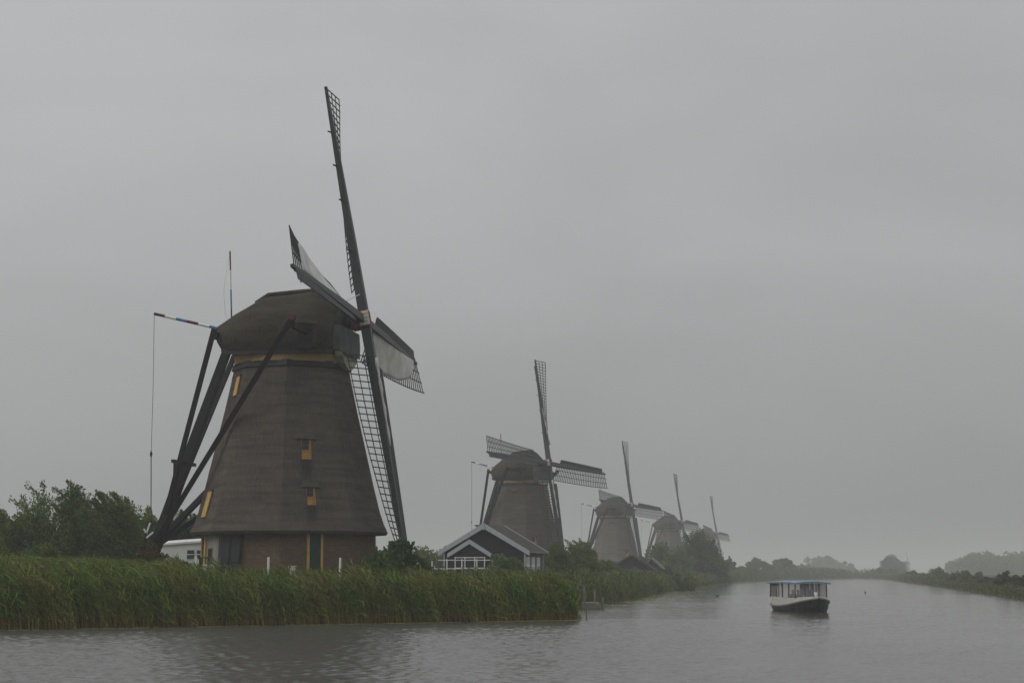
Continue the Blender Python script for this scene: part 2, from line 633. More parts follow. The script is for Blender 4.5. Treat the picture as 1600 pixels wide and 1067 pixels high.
def height(x, y):
    d = shore(x, y)
    t = np.clip(d / 7.0, 0, 1)
    up = GROUND * (t * t * (3 - 2 * t))
    up = up + np.where(d > 3, 0.12 * np.sin(np.asarray(x) * 0.31) * np.cos(np.asarray(y) * 0.23), 0)
    return np.where(d > 0, up + 0.02, -np.minimum(-d, 3) * 0.4 - 0.02)


def hz(x, y):
    return float(height(np.array([x]), np.array([y]))[0])


def build_land():
    gx = np.concatenate([np.array([-6000, -3000, -1500, -800, -400, -250, -160, -110, -80, -60]), np.arange(-46, 140, 1.5),
                         np.array([142, 150, 165, 190, 230, 300, 400, 600, 1000, 2000, 3500, 6000])])
    gy = np.concatenate([np.array([-300, -150, -60, 0, 30]), np.arange(50, 180, 1.5), np.arange(180, 820, 5.0),
                         np.array([830, 860, 900, 960, 1050, 1200, 1500, 2000, 3000, 4500, 6000])])
    X, Y = np.meshgrid(gx, gy)
    Z = height(X, Y)
    v = np.stack([X.ravel(), Y.ravel(), Z.ravel()], 1)
    nx, ny = len(gx), len(gy)
    i = np.arange(nx * ny).reshape(ny, nx)
    q = np.stack([i[:-1, :-1].ravel(), i[:-1, 1:].ravel(), i[1:, 1:].ravel(), i[1:, :-1].ravel()], 1)
    o = np_mesh('ground', v, q, mat('meadow', (0.045, 0.062, 0.022), (0.075, 0.075, 0.03), scale=0.7, rough=0.95, bump=0.3, c3=(0.06, 0.05, 0.028), scale3=0.2))
    tag(o, 'low green polder meadow on both banks of the canal', None, None, 'structure')
    g = np.random.default_rng(3)
    waves = []
    for k in range(90):
        lam = 0.27 * (3.6 ** (g.random() ** 1.9))
        th = 0.6 + g.normal() * 1.2
        waves.append((2 * math.pi / lam, math.cos(th), math.sin(th), g.random() * 6.28, WAVE_SLOPE * lam / 6.28 / math.sqrt(45) * (1.0 if lam < 0.8 else 0.5)))

    def sheet(xs, ys):
        X, Y = np.meshgrid(xs, ys)
        Z = np.zeros_like(X)
        for k, cx_, cy_, ph, am in waves: Z += am * np.sin(k * (X * cx_ + Y * cy_) + ph)
        gust = 0.5 + 0.2 * np.sin(X * 0.19 + Y * 0.05 + 1.0) * np.sin(Y * 0.17 - X * 0.03) + 0.2 * np.sin(X * 0.43 + Y * 0.61) * np.sin(Y * 0.37 - X * 0.23 + 2) + 0.1 * np.sin(X * 1.1 - Y * 0.7)
        amp = (0.45 + 0.75 * gust) * np.interp(X, [-20, 0, 8, 30], [1.25, 1.1, 0.5, 0.38])
        ex = np.minimum(np.minimum(X - xs[0], xs[-1] - X), np.minimum(Y - ys[0], ys[-1] - Y))
        Z = Z * amp * np.clip(ex / 1.0, 0, 1)
        n = np.arange(len(xs) * len(ys)).reshape(len(ys), len(xs))
        return np.stack([X.ravel(), Y.ravel(), Z.ravel()], 1), np.stack([n[:-1, :-1].ravel(), n[:-1, 1:].ravel(), n[1:, 1:].ravel(), n[1:, :-1].ravel()], 1)
    parts, n0 = [], 0
    vs, fs = [], []
    for v_, f_ in (sheet(np.arange(-31, 31.001, 0.11), np.arange(34, 98.001, 0.11)), sheet(np.arange(-2, 66.01, 0.25), np.arange(34 + 0.11 * 581, 200.01, 0.3))):
        vs.append(v_); fs.append(f_ + n0); n0 += len(v_)
    (xL, xa, y0_, ya), (xM, xb, _, yb) = [(v_[:, 0].min(), v_[:, 0].max(), v_[:, 1].min(), v_[:, 1].max()) for v_ in vs]
    for x0, x1, y0, y1 in ((-6000, 6000, -300, y0_), (-6000, xL, y0_, ya), (xa, 6000, y0_, ya), (-6000, xM, ya, yb), (xb, 6000, ya, yb), (-6000, 6000, yb, 900)):
        vs.append(np.array([(x0, y0, 0), (x1, y0, 0), (x1, y1, 0), (x0, y1, 0)], float)); fs.append(np.array([[0, 1, 2, 3]]) + n0); n0 += 4
    o = np_mesh('water', np.concatenate(vs), np.concatenate(fs), M['water'])
    o.data.polygons.foreach_set('use_smooth', [True] * len(o.data.polygons))
    tag(o, 'grey rippled canal water under the overcast sky', None, None, 'structure')


build_land()

# ------------------------------------------------------------------ windmills
ZG = GROUND + 0.0
TOWER = [(3.30, 5.84), (3.75, 5.62), (4.49, 5.36), (5.99, 4.98), (8.26, 4.45), (10.53, 3.92), (13.0, 3.40)]


def r_at(z):
    for (z0, r0), (z1, r1) in zip(TOWER, TOWER[1:]):
        if z <= z1: return r0 + (r1 - r0) * (z - z0) / (z1 - z0)
    return TOWER[-1][1]


def windmill(cx, cy, alpha, phi0, label, windows, detail=2, cloth=('near', 'far'), roll=3.3, rolled=('down',), base_items=True, scale=1.0, straw='thatch', seed=1):
    rnd = random.Random(seed)
    zg = hz(cx, cy)
    root = empty('windmill', (cx, cy, zg))
    root.scale = (scale, scale, scale)
    tag(root, label, 'windmill', 'thatched windmills along the canal')
    d = Vector((-cx, -cy, 0)).normalized()
    rt = Vector((-d.y, d.x, 0))

    def cdir(k):
        a = math.radians(phi0 + 45 * k)
        return d * math.cos(a) + rt * math.sin(a)

    def on_face(f, s, z, rr=None, out=0.0):             # s in -1..1 across face f
        r = r_at(z) if rr is None else rr
        a, b = cdir(f) * r, cdir(f + 1) * r
        n = (cdir(f) + cdir(f + 1)).normalized()
        p = a + (b - a) * (s + 1) / 2 + n * out
        return Vector((p.x, p.y, z))

    # --- thatched body with real window openings
    tw = MB()
    stain = []
    for f in range(8):
        wins = [w for w in windows if w[0] == f]
        zs = set(z for z, r in TOWER)
        nz_ = 64 if detail > 1 else 14
        for k in range(nz_ + 1): zs.add(3.30 + (13.0 - 3.30) * k / nz_)
        ss = set(-1 + 2 * k / (24 if detail > 1 else 6) for k in range((24 if detail > 1 else 6) + 1))
        for (_, sc, z0, z1, hw) in wins:
            half = r_at((z0 + z1) / 2) * math.sin(math.radians(22.5))
            zs |= {z0, z1}
            ss |= {sc - hw / half, sc + hw / half}
        zs, ss = sorted(zs), sorted(ss)
        idx = {}
        vs, fs = [], []
        for i, z in enumerate(zs):
            for j, s in enumerate(ss):
                wob = 0.0
                if detail > 1 and abs(s) < 0.999:
                    wob = 0.035 * math.sin(s * 5 + z * 1.3 + f) * math.sin(z * 2.1 + s * 3) + rnd.uniform(-0.007, 0.007)
                idx[i, j] = len(vs)
                p_ = on_face(f, s, z, out=wob)
                k_ = 1 - 0.008 * abs(s) ** 9
                vs.append(Vector((p_.x * k_, p_.y * k_, z)))
                dk = 0.0
                for (_, sc, z0, z1, hw) in wins:
                    w_ = hw * 1.5 / (r_at((z0 + z1) / 2) * math.sin(math.radians(22.5)))
                    if z <= z0 + 0.02 and z0 - z < 1.5: dk = max(dk, (1 - (z0 - z) / 1.5) * max(0.0, 1 - abs(s - sc) / w_) * 1.2)
                stain.append(min(0.6, dk))
        for i in range(len(zs) - 1):
            for j in range(len(ss) - 1):
                zc, sc_ = (zs[i] + zs[i + 1]) / 2, (ss[j] + ss[j + 1]) / 2
                hole = False
                for (_, sc, z0, z1, hw) in wins:
                    half = r_at((z0 + z1) / 2) * math.sin(math.radians(22.5))
                    if z0 < zc < z1 and abs(sc_ - sc) < hw / half: hole = True
                if not hole: fs.append((idx[i, j], idx[i, j + 1], idx[i + 1, j + 1], idx[i + 1, j]))
        tw.add(vs, fs)
    # the thick lower edge of the thatch
    tw.loft([[cdir(k) * 5.80 + Vector((0, 0, 3.30)) for k in range(8)], [cdir(k) * 5.70 + Vector((0, 0, 3.14)) for k in range(8)],
             [cdir(k) * 4.9 + Vector((0, 0, 3.30)) for k in range(8)]])
    stain += [0.0] * (len(tw.v) - len(stain))
    to = tw.build('thatched_tower', M[straw], root)
    to.data.attributes.new('stain', 'FLOAT', 'POINT').data.foreach_set('value', stain)

    # --- windows: boarded yellow lower half, dark panes above, yellow jamb
    for (f, sc, z0, z1, hw) in windows:
        if f == -2:                                       # plain yellow shutter, proud of the thatch
            n = (cdir(f) + cdir(f + 1)).normalized()
            half = r_at((z0 + z1) / 2) * math.sin(math.radians(22.5))
            sb_ = MB()
            sb_.prism([on_face(f, sc + sg * hw / half, z, out=0.02) for sg, z in ((-1, z0), (1, z0), (1, z1), (-1, z1))], n * 0.06)
            so_ = sb_.build('window_shutter', M['yellow_paint'], root)
            hd = MB()
            hd.beam(on_face(f, sc - (hw + 0.12) / half, z1 + 0.04, out=0.03), on_face(f, sc + (hw + 0.12) / half, z1 + 0.04, out=0.03), 0.2, 0.08)
            hd.build('thatch_hood', M['thatch'], so_)
            continue
        n = (cdir(f) + cdir(f + 1)).normalized()
        tx = (cdir(f + 1) - cdir(f)).normalized()
        half = r_at((z0 + z1) / 2) * math.sin(math.radians(22.5))
        top = on_face(f, sc, z1)
        bot = on_face(f, sc, z0)
        back = Vector((top.x, top.y, 0)) - n * 0.10       # vertical plane of the window
        dep = (Vector((bot.x, bot.y, 0)) - back).dot(n)

        def q(u, z, o):
            p = back + tx * u + n * o
            return Vector((p.x, p.y, z))
        zm = z0 + (z1 - z0) * 0.44
        fr = MB()
        fr.add([q(-hw, z0, 0), q(hw, z0, 0), q(hw, zm, 0), q(-hw, zm, 0)], [(0, 1, 2, 3)])
        fr.add([q(-hw, z0 - 0.02, dep), q(hw, z0 - 0.02, dep), q(hw, z0 + 0.05, 0), q(-hw, z0 + 0.05, 0)], [(0, 1, 2, 3)])
        for sg in (-1, 1):                               # reveals
            fr.add([q(sg * hw, z0, dep), q(sg * hw, z0, 0), q(sg * hw, z1, 0), q(sg * hw, z1, 0.12)], [(0, 1, 2, 3)])
        fr.beam(q(hw - 0.05, z0, 0.03), q(hw - 0.05, z1, 0.03), 0.10, 0.06, up=n)
        fr.beam(q(-hw + 0.03, z0, 0.03), q(-hw + 0.03, z1, 0.03), 0.05, 0.06, up=n)
        fr.beam(q(-hw, zm, 0.04), q(hw, zm, 0.04), 0.06, 0.06, up=n)
        fo = fr.build('window', M['yellow_paint'], root)
        pn = MB()
        pn.add([q(-hw, zm, 0.005), q(hw, zm, 0.005), q(hw, z1, 0.005), q(-hw, z1, 0.005)], [(0, 1, 2, 3)])
        pn.build('pane', M['glass_dark'], fo)
        if detail > 1:
            mu = MB()
            mu.beam(q(-0.03, zm, 0.02), q(-0.03, z1, 0.02), 0.025, 0.03, up=n)
            mu.beam(q(-hw, (zm + z1) / 2, 0.02), q(hw, (zm + z1) / 2, 0.02), 0.025, 0.03, up=n)
            mu.build('glazing_bars', M['side_boards'], fo)
        hd = MB()
        a0, a1 = q(-hw - 0.45, z1 - 0.02, 0.10), q(hw + 0.45, z1 - 0.02, 0.10)
        c0, c1 = q(-hw - 0.15, z1 + 0.02, 0.24), q(hw + 0.15, z1 + 0.02, 0.24)
        up_ = Vector((0, 0, 0.55))
        b0, b1 = q(-hw - 0.2, z1 + 0.42, -0.02), q(hw + 0.2, z1 + 0.42, -0.02)
        hd.add([a0, c0, c1, a1, b0, b1], [(0, 3, 2, 1), (0, 1, 4), (1, 2, 5, 4), (2, 3, 5)])
        hd.build('thatch_hood', M['thatch'], fo)

    # --- brick base
    bs = MB()
    bs.loft([[cdir(k) * 5.16 + Vector((0, 0, -0.6)) for k in range(8)], [cdir(k) * 5.08 + Vector((0, 0, 3.28)) for k in range(8)]])
    bs.build('brick_base', M['brick'], root)
    rb = lambda z: 5.16 - 0.08 * (z + 0.6) / 3.88
    if base_items:
        dr = MB()
        f = 0
        dr.prism([on_face(f, s, z, rb(z), 0.02) for s, z in ((-0.14, 0.05), (0.17, 0.05), (0.17, 3.1), (-0.14, 3.1))],
                 (cdir(0) + cdir(1)).normalized() * 0.05)
        do = dr.build('door', M['green_paint'], root)
        nn = (cdir(0) + cdir(1)).normalized()
        fr = MB()
        for s in (-0.19, 0.22):
            fr.beam(on_face(f, s, 0, rb(0), 0.06), on_face(f, s, 3.15, rb(3.15), 0.06), 0.14, 0.12, up=nn)
        fr.build('door_frame', M['yellow_paint'], do)
        pl = MB()
        for s in (-0.07, 0.01, 0.09):
            pl.beam(on_face(f, s, 0.1, rb(0.1), 0.075), on_face(f, s, 3.05, rb(3.05), 0.075), 0.02, 0.012, up=nn)
        pl.build('door_battens', M['black_wood'], do)
        # left faces: plastered part, narrow yellow door post and window, dark shutters
        f = -2
        nn = (cdir(f) + cdir(f + 1)).normalized()
        pb = MB()
        pb.prism([on_face(f, s, z, rb(z), 0.004) for s, z in ((-0.96, -0.4), (0.97, -0.4), (0.97, 3.2), (-0.96, 3.2))], nn * 0.02)
        pb.build('plastered_wall', M['white_plaster'], root)
        fr = MB()
        fr.beam(on_face(f, -0.40, 0, rb(0), 0.06), on_face(f, -0.40, 3.2, rb(3.2), 0.06), 0.34, 0.10, up=nn)
        fr.beam(on_face(f, -0.80, 0, rb(0), 0.06), on_face(f, -0.80, 3.2, rb(3.2), 0.06), 0.16, 0.10, up=nn)
        dso = fr.build('side_door_frame', M['yellow_paint'], root)
        pn = MB()
        pn.prism([on_face(f, s, z, rb(z), 0.03) for s, z in ((-0.76, 0.05), (-0.48, 0.05), (-0.48, 3.0), (-0.76, 3.0))], nn * 0.02)
        pn.build('side_door', M['black_wood'], dso)
        wn = MB()
        wn.prism([on_face(f, s, z, rb(z), 0.03) for s, z in ((0.0, 0.9), (0.30, 0.9), (0.30, 2.3), (0.0, 2.3))], nn * 0.03)
        wo_ = wn.build('window', M['glass_dark'], root)
        wf = MB()
        for s in (-0.03, 0.33):
            wf.beam(on_face(f, s, 0.85, rb(0.85), 0.06), on_face(f, s, 2.35, rb(2.35), 0.06), 0.09, 0.06, up=nn)
        for z in (0.85, 1.6, 2.35):
            wf.beam(on_face(f, -0.03, z, rb(z), 0.065), on_face(f, 0.33, z, rb(z), 0.065), 0.06, 0.06, up=nn)
        wf.build('window_frame', M['varnish'], wo_)
        f = -1
        nn = (cdir(f) + cdir(f + 1)).normalized()
        for s0, s1, sh in ((-1.02, -0.70, 0.0), (-0.69, -0.36, 0.0)):
            sd = MB()
            pts = [on_face(f, s + (0.13 if z > 1 else 0), z, rb(z), 0.10) for s, z in ((s0, -0.2), (s1, -0.2), (s1, 3.12), (s0, 3.12))]
            sd.prism(pts, nn * 0.06)
            so = sd.build('shutter', M['grey_wood'], root)
            hg = MB()
            mid0 = pts[0].lerp(pts[3], 0.52) + nn * 0.08
            mid1 = pts[1].lerp(pts[2], 0.52) + nn * 0.08
            hg.beam(mid0, mid1, 0.07, 0.04, up=nn)
            hg.beam(pts[1] + nn * 0.08, pts[2] + nn * 0.08, 0.09, 0.05, up=nn)
            hg.build('shutter_bracing', M['black_wood'], so)

    # --- upper ring beam and ochre curb below the cap
    rg = MB()
    rg.loft([[cdir(k) * 3.38 + Vector((0, 0, 12.74)) for k in range(8)], [cdir(k) * 3.56 + Vector((0, 0, 12.80)) for k in range(8)],
             [cdir(k) * 3.48 + Vector((0, 0, 13.16)) for k in range(8)], [cdir(k) * 3.2 + Vector((0, 0, 13.16)) for k in range(8)]])
    rg.build('upper_ring', M['black_wood'], root)
    ob = MB()
    ob.loft([[Vector((3.38 * math.cos(a), 3.38 * math.sin(a), z)) for a in [2 * math.pi * k / 32 for k in range(32)]] for z in (13.10, 13.60)])
    ob.build('ochre_curb', M['ochre_band'], root)

    # --- cap (turned to alpha): u forward, n towards the camera side
    ca, sa = math.cos(alpha), math.sin(alpha)
    A0 = Vector((ca, -sa, 0))
    N = Vector((-sa, -ca, 0))

    def K(u, v, z):
        p = A0 * u + N * v
        return Vector((p.x, p.y, z))
    st = [(-4.60, 1.5, 14.25, 15.30, 0.62), (-4.50, 1.8, 14.05, 15.62, 0.62), (-4.0, 2.35, 13.95, 15.95, 0.45), (-3.3, 2.85, 13.74, 16.42, 0.25), (-2.4, 3.25, 13.66, 16.95, 0.1),
          (-1.55, 3.5, 13.62, 17.38, 0), (0, 3.65, 13.62, 17.48, 0), (1.3, 3.55, 13.62, 17.62, 0), (1.85, 3.4, 13.62, 17.62, 0),
          (2.3, 3.2, 13.64, 17.15, 0), (2.75, 2.95, 13.68, 16.65, 0), (3.1, 2.6, 13.74, 16.2, 0)]
    rings = []
    for (u, w, zb, zt, sh) in st:
        hgt = zt - zb
        prof = [(0.90, 0.0), (0.97, 0.10), (1.0, 0.22), (0.985, 0.36), (0.93, 0.50), (0.80, 0.64), (0.60, 0.78), (0.38, 0.89), (0.17, 0.965), (0.0, 1.0)]
        half = [(u + sh * (1 - f), w * k, zb + f * hgt) for k, f in prof]
        rings.append([K(*p) for p in half] + [K(p[0], -p[1], p[2]) for p in reversed(half[:-1])])
    cp = MB()
    if detail > 1:                                        # slightly uneven straw surface
        rings = [[p + Vector((rnd.uniform(-1, 1), rnd.uniform(-1, 1), rnd.uniform(-1, 1))) * 0.05 for p in r_] for r_ in rings]
    cp.loft(rings, False, False)
    n_ = len(rings[0])
    cp.add(rings[0], [tuple(range(n_))])
    cp.add(rings[-1], [tuple(range(n_ - 1, -1, -1))])
    for i in range(len(rings) - 1):                       # underside
        cp.add([rings[i][0], rings[i][-1], rings[i + 1][-1], rings[i + 1][0]], [(0, 3, 2, 1)])
    cap = cp.build('cap', M['thatch_cap'], root, True)
    rd = MB()
    rd.tube([K(-2.3, 0, 16.98), K(-1.5, 0, 17.44), K(0, 0, 17.56), K(1.75, 0, 17.68)], [0.14, 0.17, 0.17, 0.15], 6)
    rd.build('ridge_cover', M['thatch_cap'], cap)
    for sgn in (-1, 1):                                   # dark beam under the eave, one each side
        ev = MB()
        pts = [K(u + s_ * 0.9, sgn * w * 0.93, zb - 0.05) for (u, w, zb, zt, s_) in st[2:]]
        for a, b in zip(pts, pts[1:]): ev.beam(a, b, 0.14, 0.20)
        ev.build('eave_beam', M['black_wood'], cap)
    # front storm boards and carved beard
    fb = MB()
    fb.loft([[K(u, v, z) for v, z in ((-w, z0), (w, z0), (w * 1.02, (z0 + z1) / 2), (w * 0.9, z1), (-w * 0.9, z1), (-w * 1.02, (z0 + z1) / 2))]
             for (u, w, z0, z1) in ((3.05, 2.2, 13.85, 15.35), (3.45, 1.95, 13.8, 15.3), (3.74, 1.6, 13.65, 15.15), (3.78, 1.5, 13.62, 15.0))], True, True)
    fb.build('storm_boards', M['storm_grey'], cap)
    fg = MB()
    fg.loft([[K(u, v, z) for v, z in ((-w, 15.3), (w, 15.3), (w * 0.62, z1), (-w * 0.62, z1))] for (u, w, z1) in ((3.02, 2.0, 16.25), (3.35, 1.5, 16.2))], True, True)
    fg.build('front_gable', M['black_wood'], cap)
    bd = MB()
    bd.prism([K(3.1, v, z) for v, z in ((-1.9, 14.0), (1.9, 14.0), (1.7, 13.5), (1.1, 13.1), (0.4, 12.85), (0, 12.8), (-0.4, 12.85), (-1.1, 13.1), (-1.7, 13.5))], A0 * 0.45)
    bd.build('carved_beard', M['carved_paint'], cap)
    # hatch where the long beam comes out
    for sgn in (-1, 1):
        ht = MB()
        ht.prism([K(1.35, sgn * 3.3, 13.75), K(2.15, sgn * 3.05, 13.75), K(2.15, sgn * 3.05, 15.25), K(1.35, sgn * 3.3, 15.25)], N * sgn * 0.26)
        ho = ht.build('beam_hatch', M['black_wood'], cap)
        hh = MB()
        hh.add([K(1.0, sgn * 3.2, 15.16), K(2.5, sgn * 2.75, 15.16), K(2.3, sgn * 3.36, 15.2), K(1.15, sgn * 3.66, 15.2), K(1.15, sgn * 3.2, 15.5), K(2.35, sgn * 2.6, 15.5)],
               [(0, 3, 4), (3, 2, 5, 4), (2, 1, 5), (0, 1, 2, 3)])
        hh.beam(K(2.3, sgn * 3.28, 13.8), K(2.3, sgn * 3.2, 15.2), 0.16, 0.3)
        hh.build('hatch_thatch', M['thatch_cap'], ho)

    # --- tailpiece: beams across the cap, braces and the tail pole
    EL, ES = 6.2, 2.5
    lb = MB()
    lb.beam(K(1.75, EL - 0.25, 14.75), K(1.75, -EL + 0.25, 14.75), 0.30, 0.34)
    lo = lb.build('long_cross_beam', M['black_wood'], root)
    sb = MB()
    sb.beam(K(-4.0, ES, 14.75), K(-4.0, -ES, 14.75), 0.32, 0.36)
    sb.build('short_cross_beam', M['black_wood'], root)
    tail_top, tail_bot = K(-3.9, 0, 14.5), K(-8.75, 0, 0.9)
    at = lambda t: tail_top.lerp(tail_bot, t)
    tp = MB()
    tp.beam(tail_top, tail_bot, 0.50, 0.42, 0.62, 0.62, up=tuple(A0))
    tp.build('tail_pole', M['black_wood'], root)
    for sgn in (1, -1):
        br = MB()
        br.beam(K(1.75, sgn * (EL - 0.05), 15.05), at(0.86) + N * sgn * 0.25, 0.30, 0.30, up=tuple(A0))
        bo = br.build('long_brace', M['black_wood'], root)
        b2 = MB()
        b2.beam(K(-4.0, sgn * ES, 15.15), at(0.74) + N * sgn * 0.3, 0.24, 0.26, up=tuple(A0))
        b2.build('short_brace', M['black_wood'], root)
        rc = MB()
        rc.box(K(1.80, sgn * EL, 15.08), (0.29, 0.32, 0.26), Matrix.Rotation(-alpha, 3, 'Z'))
        rc.box(K(1.75, sgn * (EL - 0.45), 14.75), (0.31, 0.38, 0.355), Matrix.Rotation(-alpha, 3, 'Z'))
        rc.build('red_beam_end', M['red_paint'], lo)
    cb = MB()
    cb.beam(at(0.52) + N * 2.3, at(0.52) - N * 1.6, 0.16, 0.20)
    cb.beam(at(0.52) + N * 1.9 + Vector((0, 0, 0.1)), at(0.52) + N * 1.9 - Vector((0, 0, 0.9)), 0.14, 0.14)
    cb.build('tail_crossbar', M['black_wood'], root)
    if base_items:
        sx = MB()
        sx.beam(at(0.88), Vector((-4.6, 2.0, 5.0)), 0.30, 0.30)
        sx.build('tail_strut', M['black_wood'], root)
        wh = MB()
        wh.tube([at(0.93) + N * 0.9, at(0.93) - N * 0.9], [0.16, 0.16], 8)
        for k in range(3):
            aa = k * math.pi / 3
            w1 = A0 * math.cos(aa) * 0.8 + Vector((0, 0, math.sin(aa) * 0.8))
            wh.beam(at(0.93) + N * 0.8 + w1, at(0.93) + N * 0.8 - w1, 0.07, 0.07, up=tuple(N))
        wh.build('winch', M['black_wood'], root)

    # --- brake lever with rope and flag staff, striped
    def striped(name, p0, p1, r, cols, parent):
        ob_ = None
        n = len(cols)
        for k, cname in enumerate(cols):
            mb = MB()
            mb.tube([p0.lerp(p1, k / n), p0.lerp(p1, (k + 1) / n)], [r, r * 0.97], 8)
            o = mb.build(name if ob_ is None else 'stripe', M[cname], parent if ob_ is None else ob_)
            ob_ = ob_ or o
        return ob_
    tip, foot = K(-8.55, 0.3, 16.45), K(-4.35, 0.3, 15.42)
    lv = striped('brake_lever', tip, foot, 0.088, ('red_paint', 'white_paint', 'blue_paint', 'red_paint', 'white_paint', 'blue_paint'), root)
    rp = MB()
    knot = K(-8.5, 0.3, 8.0)
    rp.tube([tip, knot.lerp(tip, 0.5) + A0 * 0.03, knot], 0.014 if detail > 1 else 0.02, 4)
    rp.tube([knot, K(-8.4, 0.35, 5.0), K(-8.15, 0.45, 2.2)], 0.028, 4)
    rp.tube([knot + Vector((0, 0, 0.2)), knot, knot - Vector((0, 0, 0.2))], [0.02, 0.09, 0.03], 6)
    rp.build('brake_rope', M['rope'], root)
    fl0, fl1 = K(-4.0, -0.7, 15.6), K(-4.22, -0.7, 20.35)
    fs_ = striped('flag_staff', fl1, fl0, 0.046, ('red_paint', 'white_paint', 'blue_paint', 'red_paint'), root)
    hl = MB()
    hl.tube([fl1, fl1.lerp(fl0, 0.5) - A0 * 0.45, fl1.lerp(fl0, 0.8) - A0 * 0.4, fl0 - A0 * 0.05], 0.009, 4)
    hl.build('halyard', M['canvas'], fs_)

    # --- windshaft, poll end and four sails
    inc = math.radians(11)
    A = (A0 * math.cos(inc) + Vector((0, 0, 1)) * math.sin(inc)).normalized()
    U = (-A0 * math.sin(inc) + Vector((0, 0, 1)) * math.cos(inc)).normalized()
    hub = K(4.42, 0, 15.85)
    ws = MB()
    ws.tube([hub - A * 2.6, hub - A * 0.2], [0.34, 0.34], 12)
    ws.build('windshaft', M['black_wood'], root)
    rr_ = math.radians(roll)
    up_d = U * math.cos(rr_) - N * math.sin(rr_)
    near_d = N * math.cos(rr_) + U * math.sin(rr_)
    pe = MB()
    rotm = Matrix((A, near_d, up_d)).transposed()
    pe.box(hub - A * 0.25, (1.1, 0.74, 1.02), rotm)
    po = pe.build('poll_end', M['red_paint'], root)
    pl = MB()
    for dz in (-0.225, 0.225):
        pl.box(hub + near_d * 0.39 + up_d * dz + A * 0.05, (0.60, 0.06, 0.41), rotm)
    pl.build('date_plates', M['sign_white'], po)
    if detail > 1:
        for txt, dz in (('ANNO', 0.225), ('1740', -0.225)):
            cu = bpy.data.curves.new('letters', 'FONT')
            cu.body = txt
            cu.size = 0.19
            cu.align_x = 'CENTER'
            cu.align_y = 'CENTER'
            tmp = bpy.data.objects.new('letters_tmp', cu)
            C.objects.link(tmp)
            me = bpy.data.meshes.new_from_object(tmp.evaluated_get(bpy.context.evaluated_depsgraph_get()))
            bpy.data.objects.remove(tmp)
            me.materials.clear()
            me.materials.append(M['letter_paint'])
            Mx = Matrix((A, up_d, near_d)).transposed().to_4x4()
            Mx.translation = hub + near_d * 0.424 + up_d * dz + A * 0.05
            me.transform(Mx)
            lt = bpy.data.objects.new('lettering', me)
            C.objects.link(lt)
            lt.parent = po

    R0, R1, WID = 2.3, 14.25, 2.15
    tau = lambda r: math.radians(float(np.interp(r, [2, 4, 6, 8, 10, 12, 13.2, 14.4], [28, 26, 22.5, 18, 12, 6, 1, -4.5])))
    sails = {'up': (up_d, -near_d, 0.0), 'down': (-up_d, near_d, 0.0), 'near': (near_d, up_d, -0.22), 'far': (-near_d, -up_d, -0.22)}
    for key, (dd, tr, off) in sails.items():
        c0 = hub + A * off
        R1 = {'up': 14.7, 'down': 14.7, 'near': 13.95, 'far': 14.6}[key]
        sk = MB()
        sk.beam(c0 + dd * 0.05, c0 + dd * 5.0, 0.50, 0.56, 0.44, 0.48, up=tuple(A))
        sk.beam(c0 + dd * 5.0, c0 + dd * (R1 + 0.15), 0.44, 0.48, 0.17, 0.17, up=tuple(A))
        for r, ln in ((4.2, 0.55), (7.4, 0.4), (9.6, 0.45), (11.8, 0.35)):      # cleats
            sk.beam(c0 + dd * r, c0 + dd * (r + 0.1) - A * 0.25 - tr * ln, 0.07, 0.07)
        so = sk.build('sail', M['stock_paint'], root)

        def L_(r, s, back=0.0):                          # point on the twisted sail, s metres behind the stock
            t = tau(r)
            w = tr * math.cos(t) - A * math.sin(t)
            nrm = A * math.cos(t) + tr * math.sin(t)
            return c0 + dd * r + w * s + nrm * (0.06 - back)
        la = MB()
        th = 0.052 if detail > 1 else (0.07 if detail == 1 else 0.12)
        step = 0.40 if detail > 0 else 0.8
        r = R0
        while r <= R1 + 0.01:
            la.beam(L_(r, -0.3), L_(r, WID + 0.06), th, th, up=tuple(A))
            r += step
        for s in (WID / 3, 2 * WID / 3, WID):
            rs = [R0 + (R1 - R0) * k / 12 for k in range(13)]
            for a, b in zip(rs, rs[1:]): la.beam(L_(a, s), L_(b, s), th * 0.9, th * 0.9, up=tuple(A))
        la.build('lattice', M['lattice_wood'], so)
        # wind boards on the leading edge
        wb = MB()
        edges = [(2.9, 0.5), (3.05, 0.70)] + [(3.9 + 0.9 * k, 0.70 - 0.010 * k) for k in range(12)]
        rings = []
        for r, wd in edges:
            r = min(r, R1 - 0.1)
            t = tau(r) * 0.6 + math.radians(5)
            ld = -tr * math.cos(t) + A * math.sin(t)
            nrm = A * math.cos(t) + tr * math.sin(t)
            o0 = c0 + dd * r + A * 0.10 - tr * 0.10
            rings.append([o0 - nrm * 0.02, o0 + ld * wd - nrm * 0.02, o0 + ld * wd + nrm * 0.02, o0 + nrm * 0.02])
        wb.loft(rings, True, True)
        wb.build('wind_board', M['grey_wood'], so)
        if key in cloth:
            nr, ns = 22, 8
            if key == 'near': prof = [(3.0, 0.35), (4.2, 1.0), (6.0, 1.7), (8.5, 2.1), (11.0, 2.1), (12.0, 1.7), (12.4, 0.6)]
            else: prof = [(2.7, 2.05), (4.5, 2.12), (7.0, 2.12), (9.5, 2.05), (11.6, 1.6), (12.9, 0.7), (13.2, 0.25)]
            pr_ = lambda r: np.interp(r, [p[0] for p in prof], [p[1] for p in prof])
            g = []
            for i in range(nr + 1):
                r = prof[0][0] + (prof[-1][0] - prof[0][0]) * i / nr
                row = []
                for j in range(ns + 1):
                    s = 0.12 + (pr_(r) - 0.12) * j / ns
                    belly = 0.02 * math.sin(math.pi * j / ns) * math.sin(math.pi * i / nr) + 0.012 * math.sin(r * 2.3 + j)
                    row.append(L_(r, s, belly - 0.09))
                g.append(row)
